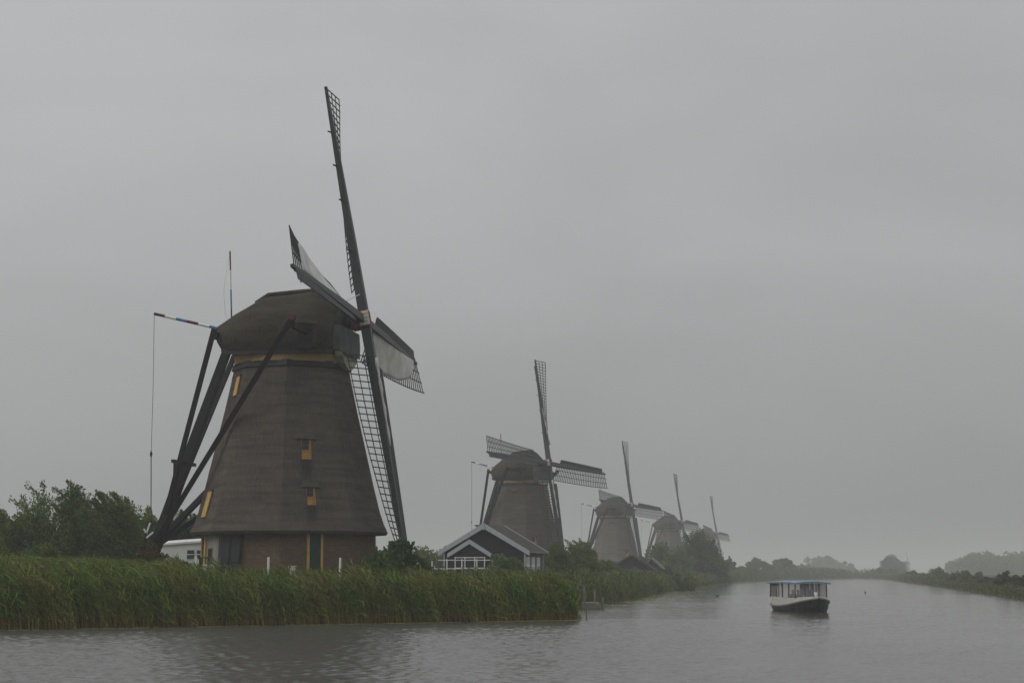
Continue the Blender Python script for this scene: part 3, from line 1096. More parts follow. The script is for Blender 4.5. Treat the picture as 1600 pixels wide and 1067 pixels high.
            cm = MB()
            cm.loft(g, False)
            co = cm.build('sailcloth', M['canvas'], so, True)
            sm = co.modifiers.new('thick', 'SOLIDIFY')
            sm.thickness = 0.015
            rp2 = MB()
            if key == 'near':
                rp2.tube([L_(prof[0][0], 0.5, -0.1), hub + up_d * 1.5 + N * 0.3], 0.025, 4)
                rp2.build('cloth_rope', M['canvas'], so)
        if key in rolled:
            rl = MB()
            pts, rad = [], []
            for k in range(15):
                r = 2.5 + 5.2 * k / 14
                pts.append(c0 + dd * r + A * (0.36 - 0.012 * k) + tr * (0.30 - 0.52 * k / 14 + 0.03 * math.sin(k * 2.2)))
                rad.append(0.09 + 0.03 * math.sin(k * 1.7))
            rl.tube(pts, rad, 7)
            rl.build('rolled_cloth', M['canvas'], so, True)
    return root


windmill(-13.1, 101.0, math.radians(9), -5, 'largest and nearest thatched windmill with green door and white cloth on two sails',
         [(0, -0.22, 7.35, 8.5, 0.30), (0, -0.12, 4.75, 5.75, 0.26), (-2, -0.05, 4.15, 5.65, 0.42), (-2, 0.25, 11.2, 12.35, 0.34)], seed=1)
windmill(1.45, 237.6, math.radians(35), 6, 'second windmill back, bare lattice sails, rising behind the black gabled house',
         [(-1, -0.15, 10.6, 11.9, 0.32), (0, -0.4, 4.4, 5.8, 0.32)], 1, cloth=(), rolled=('down', 'up'), base_items=False, seed=2)
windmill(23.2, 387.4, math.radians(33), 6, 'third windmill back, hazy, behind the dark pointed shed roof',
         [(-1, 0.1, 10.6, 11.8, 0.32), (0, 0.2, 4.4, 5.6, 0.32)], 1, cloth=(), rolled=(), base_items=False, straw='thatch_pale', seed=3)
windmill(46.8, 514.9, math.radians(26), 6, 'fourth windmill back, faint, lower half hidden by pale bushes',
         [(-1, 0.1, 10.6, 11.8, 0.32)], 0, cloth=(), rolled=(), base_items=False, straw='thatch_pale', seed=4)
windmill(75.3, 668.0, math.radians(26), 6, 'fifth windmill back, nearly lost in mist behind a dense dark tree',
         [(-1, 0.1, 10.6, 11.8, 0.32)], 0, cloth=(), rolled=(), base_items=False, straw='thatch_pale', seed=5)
wm = windmill(315.0, 1380.0, math.radians(22), 6, 'tiny far windmill barely showing beside the tall tree across the canal', [], 0, cloth=(), rolled=(), base_items=False, scale=0.55, seed=6)

# ------------------------------------------------------------------ house, sheds, caravan
def house():
    p0 = P(757, 862, 150)
    zg = hz(p0.x, p0.y)
    root = empty('house', (p0.x, p0.y, zg), math.radians(-12))
    tag(root, 'black boarded house with pale grey bargeboards and a small porch gable', 'house')
    Wd, D, ze, za = 7.6, 8.2, 2.6, 4.9
    h = Wd / 2
    w = MB()
    w.prism([(-h + 0.25, 0, -0.5), (h - 0.25, 0, -0.5), (h - 0.25, 0, ze), (0, 0, za - 0.15), (-h + 0.25, 0, ze)], (0, D, 0))
    w.build('wall', M['tarred_boards'], root)
    sw = MB()
    sw.box((h - 0.24, D / 2, 1.05), (0.04, D - 0.05, 3.1))
    sw.build('side_cladding', M['side_boards'], root)
    rf = MB()
    for s in (-1, 1):
        rf.prism([(s * (h + 0.15), -0.35, ze - 0.08), (0, -0.35, za), (0, -0.35, za + 0.16), (s * (h + 0.2), -0.35, ze + 0.07)], (0, D + 0.6, 0))
    ro = rf.build('roof', M['roof_tiles'], root)
    for y in (-0.42, D + 0.26):
        bb = MB()
        for s in (-1, 1):
            bb.prism([(s * (h + 0.28), y, ze - 0.30), (s * (h + 0.28), y, ze + 0.12), (0, y, za + 0.24), (0, y, za - 0.24)], (0, 0.06, 0))
        if y < 0: bb.box((0, -0.445, za - 0.05), (0.14, 0.05, 0.62))
        bb.build('bargeboards', M['barge_paint'], ro)
    cb = MB()
    cb.box((h - 0.2, -0.02, 1.0), (0.14, 0.14, 3.2))
    cb.box((-h + 0.2, -0.02, 1.0), (0.14, 0.14, 3.2))
    cb.box((h - 0.2, D, 1.0), (0.14, 0.14, 3.2))
    cb.build('corner_boards', M['barge_paint'], root)
    gt = MB()
    gt.tube([(h + 0.24, -0.3, ze - 0.02), (h + 0.24, D + 0.2, ze - 0.02)], 0.08, 8)
    gt.tube([(h + 0.05, D + 0.1, ze - 0.1), (h + 0.05, D + 0.1, -0.3)], 0.05, 6)
    gt.build('gutter', M['side_boards'], root)
    for k in range(3):
        fm = MB()
        y = 1.2 + k * 2.3
        fm.box((h - 0.19, y, 1.1), (0.08, 1.35, 2.2))
        fo = fm.build('window', M['white_paint'], root)
        g = MB()
        for yy in (-0.30, 0.30):
            for zz in (0.35, 1.1, 1.85):
                g.box((h - 0.15, y + yy, zz), (0.02, 0.42, 0.55))
        g.build('pane', mat('pale_pane', (0.45, 0.47, 0.48), (0.35, 0.37, 0.38), rough=0.2) if 'pale_pane' not in M else M['pale_pane'], fo)
    # porch
    pr = MB()
    px, pz, pw, pd = -0.95, 3.55, 1.75, 1.5
    pr.prism([(px - pw + 0.2, -pd, 0), (px + pw - 0.2, -pd, 0), (px + pw - 0.2, -pd, pz - 1.15), (px, -pd, pz - 0.1), (px - pw + 0.2, -pd, pz - 1.15)], (0, pd, 0))
    po = pr.build('porch', M['tarred_boards'], root)
    pf = MB()
    for s in (-1, 1):
        pf.prism([(px + s * (pw + 0.1), -pd - 0.2, pz - 1.2), (px, -pd - 0.2, pz - 0.02), (px, -pd - 0.2, pz + 0.1), (px + s * (pw + 0.15), -pd - 0.2, pz - 1.08)], (0, pd + 0.1, 0))
    pf.build('porch_roof', M['roof_tiles'], po)
    pb = MB()
    for s in (-1, 1):
        pb.prism([(px + s * (pw + 0.2), -pd - 0.27, pz - 1.42), (px + s * (pw + 0.2), -pd - 0.27, pz - 1.06), (px, -pd - 0.27, pz + 0.16), (px, -pd - 0.27, pz - 0.24)], (0, 0.05, 0))
    pb.build('porch_bargeboards', M['barge_paint'], po)
    pw_ = MB()
    for k in range(4):
        x = px - 1.3 + k * 0.87
        pw_.box((x, -pd - 0.03, 1.25), (0.08, 0.05, 1.9))
    for z in (0.55, 1.25, 2.15):
        pw_.box((px, -pd - 0.035, z), (2.7, 0.05, 0.08))
    pw_.build('porch_window_bars', M['white_paint'], po)
    # white veranda railing, a thing of its own
    rl = MB()
    a = Vector((-5.4, -2.4, 0))
    b = Vector((1.2, -2.4, 0))
    n = 6
    for k in range(n):
        p = a.lerp(b, k / (n - 1))
        rl.box((p.x, p.y, 0.85), (0.09, 0.09, 2.3 if k > 1 else 2.0))
    for z in (0.55, 1.2, 1.92):
        rl.beam(a.lerp(b, 0.0 if z < 1.9 and z > 0.6 else 0.28) + Vector((0, 0, z)), b + Vector((0, 0, z)), 0.07, 0.07)
    Mx = Matrix.Translation((p0.x, p0.y, zg)) @ Matrix.Rotation(math.radians(-12), 4, 'Z')
    o = rl.build('garden_fence', M['white_paint'])
    o.matrix_world = Mx
    tag(o, 'white post and rail garden fence in front of the black house', 'fence')


house()


def thatched_shed(px, top, wpx, Y, m, label, name='shed', depth=6.0):
    c = P(px, 890, Y)
    zg = hz(c.x, c.y)
    zt = P(px, top, Y).z - zg
    h = wpx * Y / F_PX / 2
    r = empty(name, (c.x, c.y, zg), math.radians(-8))
    tag(r, label, 'shed')
    ze = zt * 0.28
    w = MB()
    w.prism([(-h * 0.85, 0, -0.5), (h * 0.85, 0, -0.5), (h * 0.85, 0, ze + 0.2), (0, 0, zt - 0.35), (-h * 0.85, 0, ze + 0.2)], (0, depth, 0))
    w.build('wall', M['tarred_boards'], r)
    f = MB()
    for s in (-1, 1):
        f.prism([(s * h, -0.4, ze - 0.1), (s * h * 0.42, -0.4, zt * 0.66), (0, -0.4, zt - 0.25), (0, -0.4, zt), (s * h * 0.46, -0.4, zt * 0.74), (s * (h + 0.05), -0.4, ze + 0.2)], (0, depth + 0.8, 0))
    f.build('roof', m, r)


thatched_shed(987, 866, 72, 262, M['thatch_dark'], 'low shed with dark pointed thatch roof below the third windmill')
thatched_shed(1018, 871, 44, 285, M['reed_thatch_pale'], 'small shed with pale roof just right of the dark thatch shed')


def caravan():
    Y = 112.0
    a, b = P(257, 860, Y), P(336, 860, Y)
    zg = hz((a.x + b.x) / 2, Y)
    Ln = b.x - a.x
    r = empty('caravan', ((a.x + b.x) / 2, Y, zg), math.radians(-8))
    tag(r, 'white caravan standing half behind the nearest windmill base', 'caravan')
    zt = P(290, 842, Y).z - zg
    bd = MB()
    prof = [(-1.05, 0.45), (1.05, 0.45), (1.08, zt * 0.6), (1.0, zt - 0.15), (0.7, zt), (-0.7, zt), (-1.0, zt - 0.15), (-1.08, zt * 0.6)]
    bd.loft([[(-Ln / 2 + dx, y * k, z - dz) for y, z in prof] for dx, k, dz in ((0, 0.96, 0.25), (0.25, 1, 0.16), (Ln * 0.5, 1, 0.08), (Ln - 0.2, 1, 0.0), (Ln, 0.97, 0.06))], True, True)
    bd.build('body', M['caravan_white'], r)
    rl = MB()
    rl.loft([[(-Ln / 2 - 0.05 + dx, y, zt - dz + z) for y, z in ((-1.12, -0.22), (1.12, -0.22), (1.12, -0.1), (0.9, 0.06), (-0.9, 0.06), (-1.12, -0.1))] for dx, dz in ((0, 0.22), (Ln * 0.5, 0.1), (Ln + 0.05, 0.0))], True, True)
    rl.build('roof', M['white_paint'], r)
    for x, wd in ((0.42, 0.45), (1.15, 0.6)):
        w = MB()
        w.box((x, -1.09, zt * 0.68), (wd, 0.05, 0.55))
        wo_ = w.build('window', M['glass_dark'], r)
        f = MB()
        f.box((x, -1.11, zt * 0.68), (wd, 0.05, 0.05))
        f.build('window_bar', M['white_paint'], wo_)
    for x in (-0.35, 0.35):
        w = MB()
        w.tube([(x, -1.06, 0.33), (x, -0.86, 0.33)], [0.33, 0.33], 14)
        w.build('wheel', M['black_wood'], r)


caravan()

# ------------------------------------------------------------------ small things by the near mill
for px, top, bot, Y, lab in ((306, 869, 888, 90.5, 'white marker post in the grass left of the dark shutters'), (419, 870, 888, 89.5, 'white marker post in the grass before the brick wall'),
                             (531, 871, 893, 90.5, 'white marker post in the grass right of the green door')):
    g = P(px, bot, Y)
    t = P(px, top, Y)
    z0 = hz(g.x, Y)
    m = MB()
    m.tube([(g.x, Y, z0 - 0.2), (g.x + 0.01, Y, t.z - 0.06), (g.x + 0.01, Y, t.z)], [0.062, 0.06, 0.045], 8)
    o = m.build('marker_post', M['white_paint'])
    tag(o, lab, 'post', 'white posts in front of the mill')
for px, py, Y, wd, lab in ((326, 884, 91, 0.62, 'low white tub in the grass beside the left marker post'), (457, 886, 91, 0.45, 'small white tub in the grass left of the green door')):
    c = P(px, py, Y)
    z0 = hz(c.x, Y)
    m = MB()
    rings = [[(c.x + wd * k * math.cos(a), Y + 0.25 * k * math.sin(a), c.z + z) for a in [2 * math.pi * i / 12 for i in range(12)]] for k, z in ((0.42, -0.9), (0.46, -0.08), (0.52, 0.05), (0.52, 0.08), (0.44, 0.07), (0.38, -0.1))]
    m.loft(rings, True, True)
    o = m.build('tub', M['white_paint'])
    tag(o, lab, 'tub', 'white tubs in front of the mill')


def bench():
    c = P(320, 871, 93.5)
    z0 = hz(c.x, c.y)
    r = empty('bench', (c.x, c.y, z0))
    tag(r, 'dark wooden bench against the pale wall of the mill', 'bench')
    zs = c.z - z0
    m = MB(); m.box((0, 0, zs), (0.62, 0.45, 0.07)); m.build('seat', M['black_wood'], r)
    for x in (-0.24, 0.24):
        m = MB(); m.box((x, 0, zs / 2 - 0.1), (0.07, 0.36, zs + 0.1)); m.build('leg', M['black_wood'], r)


bench()


def ornament():
    Y = 96.0
    a = P(228, 833, Y)
    z0 = hz(a.x, Y)
    r = empty('garden_ornament', (a.x, Y, z0))
    tag(r, 'small dark garden ornament with white vanes beside the tail pole foot', 'ornament')
    top = a.z - z0
    m = MB(); m.beam((0, 0, -0.2), (0, 0, top), 0.22, 0.22, 0.12, 0.12); m.build('post', M['black_wood'], r)
    for ang, ln, mm in ((72, 0.62, 'white_paint'), (40, 0.5, 'white_paint'), (120, 0.3, 'white_paint'), (250, 0.35, 'black_wood')):
        m = MB()
        dx, dz = math.cos(math.radians(ang)), math.sin(math.radians(ang))
        o = (0.05, -0.12, top - (0.25 if ang == 40 else 0.0))
        m.beam((o[0], o[1], o[2]), (o[0] + dx * ln, o[1], o[2] + dz * ln), 0.09, 0.03, up=(0, 1, 0))
        m.build('vane', M[mm], r)


ornament()

# ------------------------------------------------------------------ jetty
def jetty():
    a, b = W(906, 951.5), W(938, 951.5)
    Y0 = a.y
    r = empty('jetty', ((a.x + b.x) / 2, Y0, 0))
    tag(r, 'small weathered wooden jetty at the right end of the reeds', 'jetty')
    w = b.x - a.x
    m = MB()
    for k in range(9): m.box((0, 0.2 + k * 0.42, 0.42), (w, 0.38, 0.06))
    m.build('deck', M['weathered_wood'], r)
    m = MB()
    m.box((0, 0.0, 0.2), (w, 0.06, 0.36))
    m.box((w / 2, 1.9, 0.2), (0.06, 3.7, 0.36))
    m.build('side_boards', M['weathered_wood'], r)
    for x, y, h in ((w / 2 - 0.35, 0.7, 1.35), (w / 2 + 0.25, 1.2, 0.85), (-0.35, 0.9, 1.55), (-w / 2, 0.3, 1.5), (w / 2 - 0.02, -0.05, 0.42)):
        p = MB(); p.tube([(x, y, -0.8), (x, y, h)], [0.085, 0.075], 8); p.build('post', M['weathered_wood'], r)


jetty()
c = W(904, 965)
m = MB(); m.tube([(c.x, c.y, -0.5), (c.x, c.y, 0.42)], [0.10, 0.10], 8)
tag(m.build('mooring_post', M['white_paint']), 'short white mooring post standing in water at the reed tip', 'post')
c = W(916, 966)
m = MB(); m.tube([(c.x, c.y, -0.5), (c.x + 0.03, c.y, 0.66)], [0.035, 0.03], 6)
tag(m.build('mooring_stake', M['weathered_wood']), 'thin dark stake standing in open water beside the reed tip', 'stake')

# ------------------------------------------------------------------ people (seated in the boat)
def person(name, label, loc, rz, cloth_, look=0.0):
    r = empty(name, loc, rz)
    tag(r, label, 'person')
    # one skinned body: pelvis root, spine, head, arms, legs; facing +x, origin on the seat
    V = [(0, 0, 0.08), (0.0, 0, 0.30), (0.03, 0, 0.50), (0.04, 0, 0.60), (0.06, 0, 0.72), (0.07, 0, 0.80),
         (0.02, 0.20, 0.50), (0.06, 0.26, 0.26), (0.28, 0.18, 0.16), (0.36, 0.15, 0.17),
         (0.02, -0.20, 0.50), (0.06, -0.26, 0.26), (0.28, -0.18, 0.16), (0.36, -0.15, 0.17),
         (0.06, 0.10, 0.08), (0.44, 0.13, 0.10), (0.46, 0.13, -0.32), (0.60, 0.13, -0.36),
         (0.06, -0.10, 0.08), (0.44, -0.13, 0.10), (0.46, -0.13, -0.32), (0.60, -0.13, -0.36)]
    E = [(0, 1), (1, 2), (2, 3), (3, 4), (4, 5), (2, 6), (6, 7), (7, 8), (8, 9), (2, 10), (10, 11), (11, 12), (12, 13), (0, 14), (14, 15), (15, 16), (16, 17), (0, 18), (18, 19), (19, 20), (20, 21)]
    R = [0.15, 0.15, 0.16, 0.055, 0.095, 0.085, 0.07, 0.05, 0.038, 0.035, 0.07, 0.05, 0.038, 0.035, 0.10, 0.075, 0.055, 0.04, 0.10, 0.075, 0.055, 0.04]
    me = bpy.data.meshes.new('body')
    me.from_pydata(V, E, [])
    o = bpy.data.objects.new('body', me)
    C.objects.link(o)
    o.parent = r
    sk = o.modifiers.new('skin', 'SKIN')
    for i, rad in enumerate(R):
        me.skin_vertices[0].data[i].radius = (rad, rad)
    me.skin_vertices[0].data[0].use_root = True
    sb = o.modifiers.new('sub', 'SUBSURF')
    sb.levels = sb.render_levels = 1
    me.materials.append(M[cloth_])
    fc = MB()
    rings = []
    for k in range(7):
        t = k / 6
        z = 0.655 + 0.215 * t
        rr = 0.098 * math.sqrt(max(0.03, 1 - (2 * t - 1) ** 2 * 0.93))
        rings.append([(0.075 + rr * 1.06 * math.cos(a), rr * 0.88 * math.sin(a), z) for a in [2 * math.pi * i / 12 for i in range(12)]])
    fc.loft(rings, True, True)
    fc.beam((0.17, 0, 0.765), (0.195, 0, 0.735), 0.03, 0.04)
    fo = fc.build('face', M['skin'], r, True)
    ey = MB()
    for y in (-0.035, 0.035): ey.box((0.168, y, 0.775), (0.016, 0.022, 0.012))
    ey.box((0.165, 0, 0.70), (0.014, 0.045, 0.010))
    ey.build('eyes_and_mouth', M['hair'], fo)
    hr = MB()
    rings = []
    for k in range(6):
        t = k / 5
        z = 0.775 + 0.115 * t
        rr = 0.108 * math.sqrt(max(0.05, 1 - t ** 2 * 0.95))
        rings.append([(0.055 + rr * math.cos(a), rr * 0.93 * math.sin(a), z) for a in [2 * math.pi * i / 12 for i in range(12)]])
    hr.loft(rings, True, True)
    hr.build('hair', M['hair'], r, True)
    return r


# ------------------------------------------------------------------ tour boat
def boat():
    bow = W(1278.5, 956.5)
    psi = math.radians(7.4)
    fwd = Vector((math.sin(psi), -math.cos(psi), 0))
    Lh = 4.1
    ctr = bow - fwd * (Lh - 0.25)
    rz = math.atan2(fwd.y, fwd.x)
    r = empty('tour_boat', (ctr.x, ctr.y, 0), rz)
    tag(r, 'black and white canal tour boat with flat blue canopy', 'boat')
    st = [(-4.1, 0.78, 0.50), (-3.6, 1.02, 0.41), (-2.6, 1.20, 0.36), (-1.2, 1.28, 0.35), (0.2, 1.28, 0.39), (1.6, 1.24, 0.49), (2.7, 1.10, 0.62), (3.4, 0.86, 0.73), (3.85, 0.5, 0.82), (4.1, 0.10, 0.90)]
    h = MB()
    rings = []
    for x, b, s in st:
        rake = 0.25 * max(0, (x - 2.5) / 1.6)
        rings.append([(x, b, s), (x - rake * 0.4, b * 0.96, s * 0.45), (x - rake, b * 0.84, -0.05), (x - rake * 1.6, b * 0.4, -0.4), (x - rake * 1.6, -b * 0.4, -0.4), (x - rake, -b * 0.84, -0.05), (x - rake * 0.4, -b * 0.96, s * 0.45), (x, -b, s)])
    h.loft(rings, False)
    h.add(rings[0], [tuple(range(8))])
    h.add(rings[-1], [tuple(range(7, -1, -1))])
    h.build('hull', M['hull_black'], r, False)
    fdr = MB()
    for s_ in (-1, 1):
        pts = [(x, s_ * (b + 0.03), s) for x, b, s in st]
        for a, b in zip(pts, pts[1:]): fdr.beam(a, b, 0.08, 0.09)
    fdr.build('rubbing_strake', M['weathered_wood'], r)
    # white topsides and deck
    w = MB()
    top = lambda x: max(0.93, 0.60 + 0.10 * x) if x < 2.0 else 0.93 + 0.05 * (x - 2.0)
    for s_ in (-1, 1):
        lo = [(x, s_ * (b - 0.03), s + 0.01) for x, b, s in st]
        hi = [(x, s_ * (b - 0.10), max(top(x), s + 0.06)) for x, b, s in st]
        w.loft([lo, hi], False)
    w.loft([[(x, (b - 0.10) * k, max(top(x), s + 0.06)) for x, b, s in st[6:]] for k in (-1, -0.3, 0.3, 1)], False)
    w.loft([[(x, (b - 0.10) * k, max(top(x), s + 0.06)) for x, b, s in st[:2]] for k in (-1, -0.3, 0.3, 1)], False)
    w.build('topsides', M['hull_white'], r)
    fl = MB()
    fl.box((-0.6, 0, 0.16), (6.2, 1.7, 0.06))
    fl.build('floor_boards', M['varnish'], r)
    bo = MB()
    bo.tube([(3.45, 0, 0.9), (3.45, 0, 1.1), (3.45, 0, 1.12), (3.45, 0, 1.30)], [0.07, 0.07, 0.11, 0.10], 10)
    bo.build('bow_bollard', M['white_paint'], r)
    x0, x1, hw, zr, zc = -3.5, 2.35, 1.08, 1.90, 0.95
    for x in (x0, -2.0, -0.55, 0.9, x1):
        for s_ in (-1, 1):
            p = MB()
            p.beam((x, s_ * hw, zc - 0.05), (x, s_ * (hw - 0.02), zr), 0.07, 0.07)
            p.build('canopy_post', M['varnish'], r)
    for y in (-0.36, 0.36):
        p = MB(); p.beam((x1, y, zc), (x1, y, zr), 0.05, 0.05); p.build('windscreen_post', M['varnish'], r)
    # clear side screens and windscreen, curtains aft
    for s_ in (-1, 1):
        for a, b in ((-2.0, -0.55), (-0.55, 0.9), (0.9, x1)):
            p = MB()
            p.box(((a + b) / 2, s_ * (hw - 0.01), (zc + zr) / 2), (b - a - 0.08, 0.012, zr - zc - 0.06))
            p.build('side_screen', M['clear_plastic'], r)
    p = MB()
    p.box((x1, 0, (zc + zr) / 2 + 0.01), (0.012, hw * 2 - 0.08, zr - zc - 0.08))
    p.build('windscreen', M['clear_plastic'], r)
    for s_ in (-1, 1):
        for a, b in ((x0, -2.05), (-1.95, -1.35), (-1.0, -0.6), (0.55, 0.95)):
            n = max(4, int((b - a) / 0.08))
            lo, hi = [], []
            for k in range(n + 1):
                x = a + (b - a) * k / n
                yy = s_ * (hw - 0.06 + 0.03 * (k % 2))
                lo.append((x, yy, zc))
                hi.append((x, yy, zr - 0.03))
            p = MB(); p.loft([lo, hi], False)
            p.build('curtain', M['curtain'], r)
    rf = MB()
    rings = []
    for x, dz in ((x0 - 0.12, 0.0), (x0 + 1.0, 0.03), (0, 0.05), (x1 - 0.3, 0.04), (x1 + 0.42, -0.01)):
        rings.append([(x, y, zr + dz + 0.11 * (1 - (y / 1.25) ** 2)) for y in (-1.25, -0.8, -0.3, 0.3, 0.8, 1.25)] + [(x, y, zr + dz - 0.09 if abs(y) > 1 else zr + dz - 0.03) for y in (1.25, 0.5, -0.5, -1.25)])
    rf.loft(rings, True, True)
    rf.build('canopy', M['canopy_blue'], r)
    for x in (-1.6, -0.2, 1.2):
        s = MB()
        s.box((x, 0, 0.52), (0.42, 1.7, 0.06))
        s.box((x - 0.2, 0, 0.72), (0.05, 1.7, 0.38))
        s.build('bench_seat', M['varnish'], r)
    Mx = Matrix.Translation((ctr.x, ctr.y, 0)) @ Matrix.Rotation(rz, 4, 'Z')
    for (x, y, cl, lab) in ((1.25, -0.55, 'cloth_grey', 'person in grey seated at the front of the tour boat'), (1.25, 0.30, 'cloth_maroon', 'person in dark red seated behind the tour boat windscreen'),
                            (-0.15, -0.50, 'cloth_navy', 'person in dark blue seated midway along the tour boat')):
        q = Mx @ Vector((x, y, 0.55))
        person('person', lab, q, rz, cl)


boat()

# ------------------------------------------------------------------ ducks
for px, py, lab in ((1121, 931.5, 'small dark duck swimming near the left bank'), (1352, 926.5, 'tiny dark duck swimming in mid canal beyond the boat')):
    c = W(px, py)
    r = empty('duck', (c.x, c.y, 0), 0.4 + px)
    tag(r, lab, 'duck')
    k = 0.95
    b = MB()
    rings = []
    for x, rad, z in ((-0.26, 0.02, 0.14), (-0.2, 0.06, 0.10), (-0.08, 0.105, 0.07), (0.06, 0.11, 0.07), (0.16, 0.085, 0.08), (0.22, 0.05, 0.14), (0.245, 0.045, 0.2), (0.27, 0.055, 0.255), (0.30, 0.045, 0.28), (0.34, 0.018, 0.265), (0.39, 0.014, 0.255)):
        rings.append([(x * k, rad * math.cos(a) * k, (z + rad * math.sin(a) * 0.9) * k) for a in [2 * math.pi * i / 10 for i in range(10)]])
    b.loft(rings, True, True)
    b.build('body', M['duck_brown'], r, True)

# ------------------------------------------------------------------ foliage
def leaf_quads(cen, size, dirs, wid, tint):
    """pointed leaf per centre: dirs = leaf axis"""
    n = len(cen)
    rnd = rng.normal(size=(n, 3))
    side = np.cross(dirs, rnd)
    side /= np.linalg.norm(side, axis=1, keepdims=True) + 1e-9
    s = size[:, None]
    v = np.empty((n, 4, 3))
    v[:, 0] = cen - dirs * s * 0.5
    v[:, 1] = cen + side * s * wid * 0.5
    v[:, 2] = cen + dirs * s * 0.5
    v[:, 3] = cen - side * s * wid * 0.5
    return v.reshape(-1, 3), np.arange(4 * n).reshape(n, 4), np.repeat(tint, 4, axis=0)


def unit(a):
    return a / (np.linalg.norm(a, axis=1, keepdims=True) + 1e-9)


def tree(name, label, loc, h, w, cat='tree', group=None, seed=0, leaves=9000, leaf=0.16, col=(0.05, 0.075, 0.03), var=0.35, clumps=70, trunk=0.16, shoots=30,
         lean=-0.12, low=0.05, wispy=0.5, depth=None, flowers=None):
    g = np.random.default_rng(seed + 100)
    r = empty(name, loc)
    tag(r, label, cat, group)
    dp = depth or w
    a, b, c_ = w / 2, dp / 2, h * (1 - low) / 2
    zc = h * low + c_
    # clump centres fill an uneven envelope
    n = clumps
    dirv = unit(g.normal(size=(n, 3)))
    rad = 0.35 + 0.65 * g.random(n) ** 0.6
    lump = 1 + 0.22 * np.sin(dirv[:, 0] * 3.1 + seed) * np.cos(dirv[:, 1] * 2.7 + seed * 2) + 0.12 * np.sin(dirv[:, 2] * 6 + seed)
    cen = dirv * (rad * lump)[:, None] * np.array([a, b, c_]) * 0.86
    taper = 1 - 0.30 * np.clip(cen[:, 2] / c_, 0, 1)
    cen[:, :2] *= taper[:, None]
    cen[:, 2] += zc
    cen[:, 2] = np.maximum(cen[:, 2], h * low * 0.6)
    cen[:, 0] += lean * cen[:, 2] * 0.5
    cr = (0.15 + 0.11 * g.random(n)) * min(w, h)
    per = g.multinomial(int(leaves * 0.8), (cr ** 2) / (cr ** 2).sum())
    idx = np.repeat(np.arange(n), per)
    q = g.normal(size=(len(idx), 3))
    q = unit(q) * (g.random(len(idx)) ** 0.45)[:, None]
    pos = cen[idx] + q * cr[idx][:, None] * np.array([1, 1, 0.8])
    out = unit(pos - np.array([0, 0, zc]) + 1e-6)
    dr = unit(out * 0.5 + g.normal(size=pos.shape) * 0.6 + np.array([lean * 1.5, 0, 0.15]))
    ct = 1 + var * (g.random(n) - 0.5) * 2
    hue = g.random(n)
    tn = np.array(col)[None] * ct[idx][:, None] * (0.8 + 0.4 * g.random(len(idx)))[:, None]
    tn = tn * (1 + (hue[idx] - 0.5)[:, None] * np.array([0.5, 0.1, -0.2]))
    # shoots sticking out of the crown
    sp, sdv, stn, tw = [], [], [], MB()
    order = np.argsort(-cen[:, 2])[:max(1, int(n * 0.6))]
    for k in range(shoots):
        ci = order[g.integers(len(order))]
        o = cen[ci]
        dv = np.array([lean * 2.5 + g.normal() * 0.35, g.normal() * 0.35, 1.0])
        dv += unit(np.array([o - np.array([0, 0, zc])]))[0] * 0.5
        dv /= np.linalg.norm(dv)
        ln = (0.10 + 0.16 * g.random()) * h * (0.5 + wispy)
        m_ = max(10, int(leaves * 0.2 / max(shoots, 1)))
        t = g.random(m_) ** 0.8
        curve = np.array([lean * 1.4, 0, -0.05])
        pts = o + dv * (t * ln)[:, None] + curve * (t ** 2 * ln)[:, None] + g.normal(size=(m_, 3)) * (0.05 + 0.05 * (1 - t))[:, None] * ln
        sp.append(pts)
        sdv.append(unit(dv * 0.8 + curve * t[:, None] + g.normal(size=(m_, 3)) * 0.4))
        stn.append(np.array(col) * ct[ci] * (0.9 + 0.4 * g.random(m_))[:, None])
        tw.tube([o, o + dv * ln * 0.5 + curve * 0.25 * ln, o + dv * ln * 0.9 + curve * 0.81 * ln], [0.02 * h / 6, 0.014 * h / 6, 0.005], 3)
    if shoots:
        pos = np.concatenate([pos] + sp)
        dr = np.concatenate([dr] + sdv)
        tn = np.concatenate([tn] + stn)
    if flowers:
        fi = g.random(len(pos)) < 0.10
        tn[fi] = np.array(flowers) * (0.7 + 0.5 * g.random(fi.sum()))[:, None]
    keep = pos[:, 2] > -0.2
    pos, dr, tn = pos[keep], dr[keep], tn[keep]
    sz = leaf * (0.7 + 0.7 * g.random(len(pos)))
    v, f, t_ = leaf_quads(pos, sz, dr, 0.55, tn)
    np_mesh('crown', v, f, M['leaf'], r, t_)
    # trunk and limbs
    rt = trunk * h / 6
    zt = zc * 0.7
    tw.tube([(0, 0, -0.3), (0.02 * h, 0, zt * 0.4), (lean * zt * 0.5, 0.0, zt)], [rt * 1.3, rt, rt * 0.7], 7)
    for k in range(min(n, 16)):
        ci = k * n // 16 if n >= 16 else k
        o = Vector(cen[ci])
        s0 = Vector((lean * zt * 0.3, 0, zt * (0.35 + 0.6 * (k % 5) / 5)))
        mid = s0.lerp(o, 0.5) + Vector((0, 0, 0.06 * h))
        tw.tube([s0, mid, o], [rt * 0.5, rt * 0.32, rt * 0.12], 5)
    tw.build('trunk', M['bark'], r)
    return r


def place(name, label, px, top, wpx, Y, cat='tree', gz=None, **k):
    c = P(px, 890, Y)
    zg = hz(c.x, Y) if gz is None else gz
    h = (P(px, top, Y).z - zg) * 0.97
    return tree(name, label, (c.x, Y, zg - 0.1), h * 1.0 + 0.1, wpx * Y / F_PX, cat, **k)


G1 = (0.100, 0.145, 0.034)
G2 = (0.130, 0.172, 0.046)
G3 = (0.068, 0.102, 0.030)
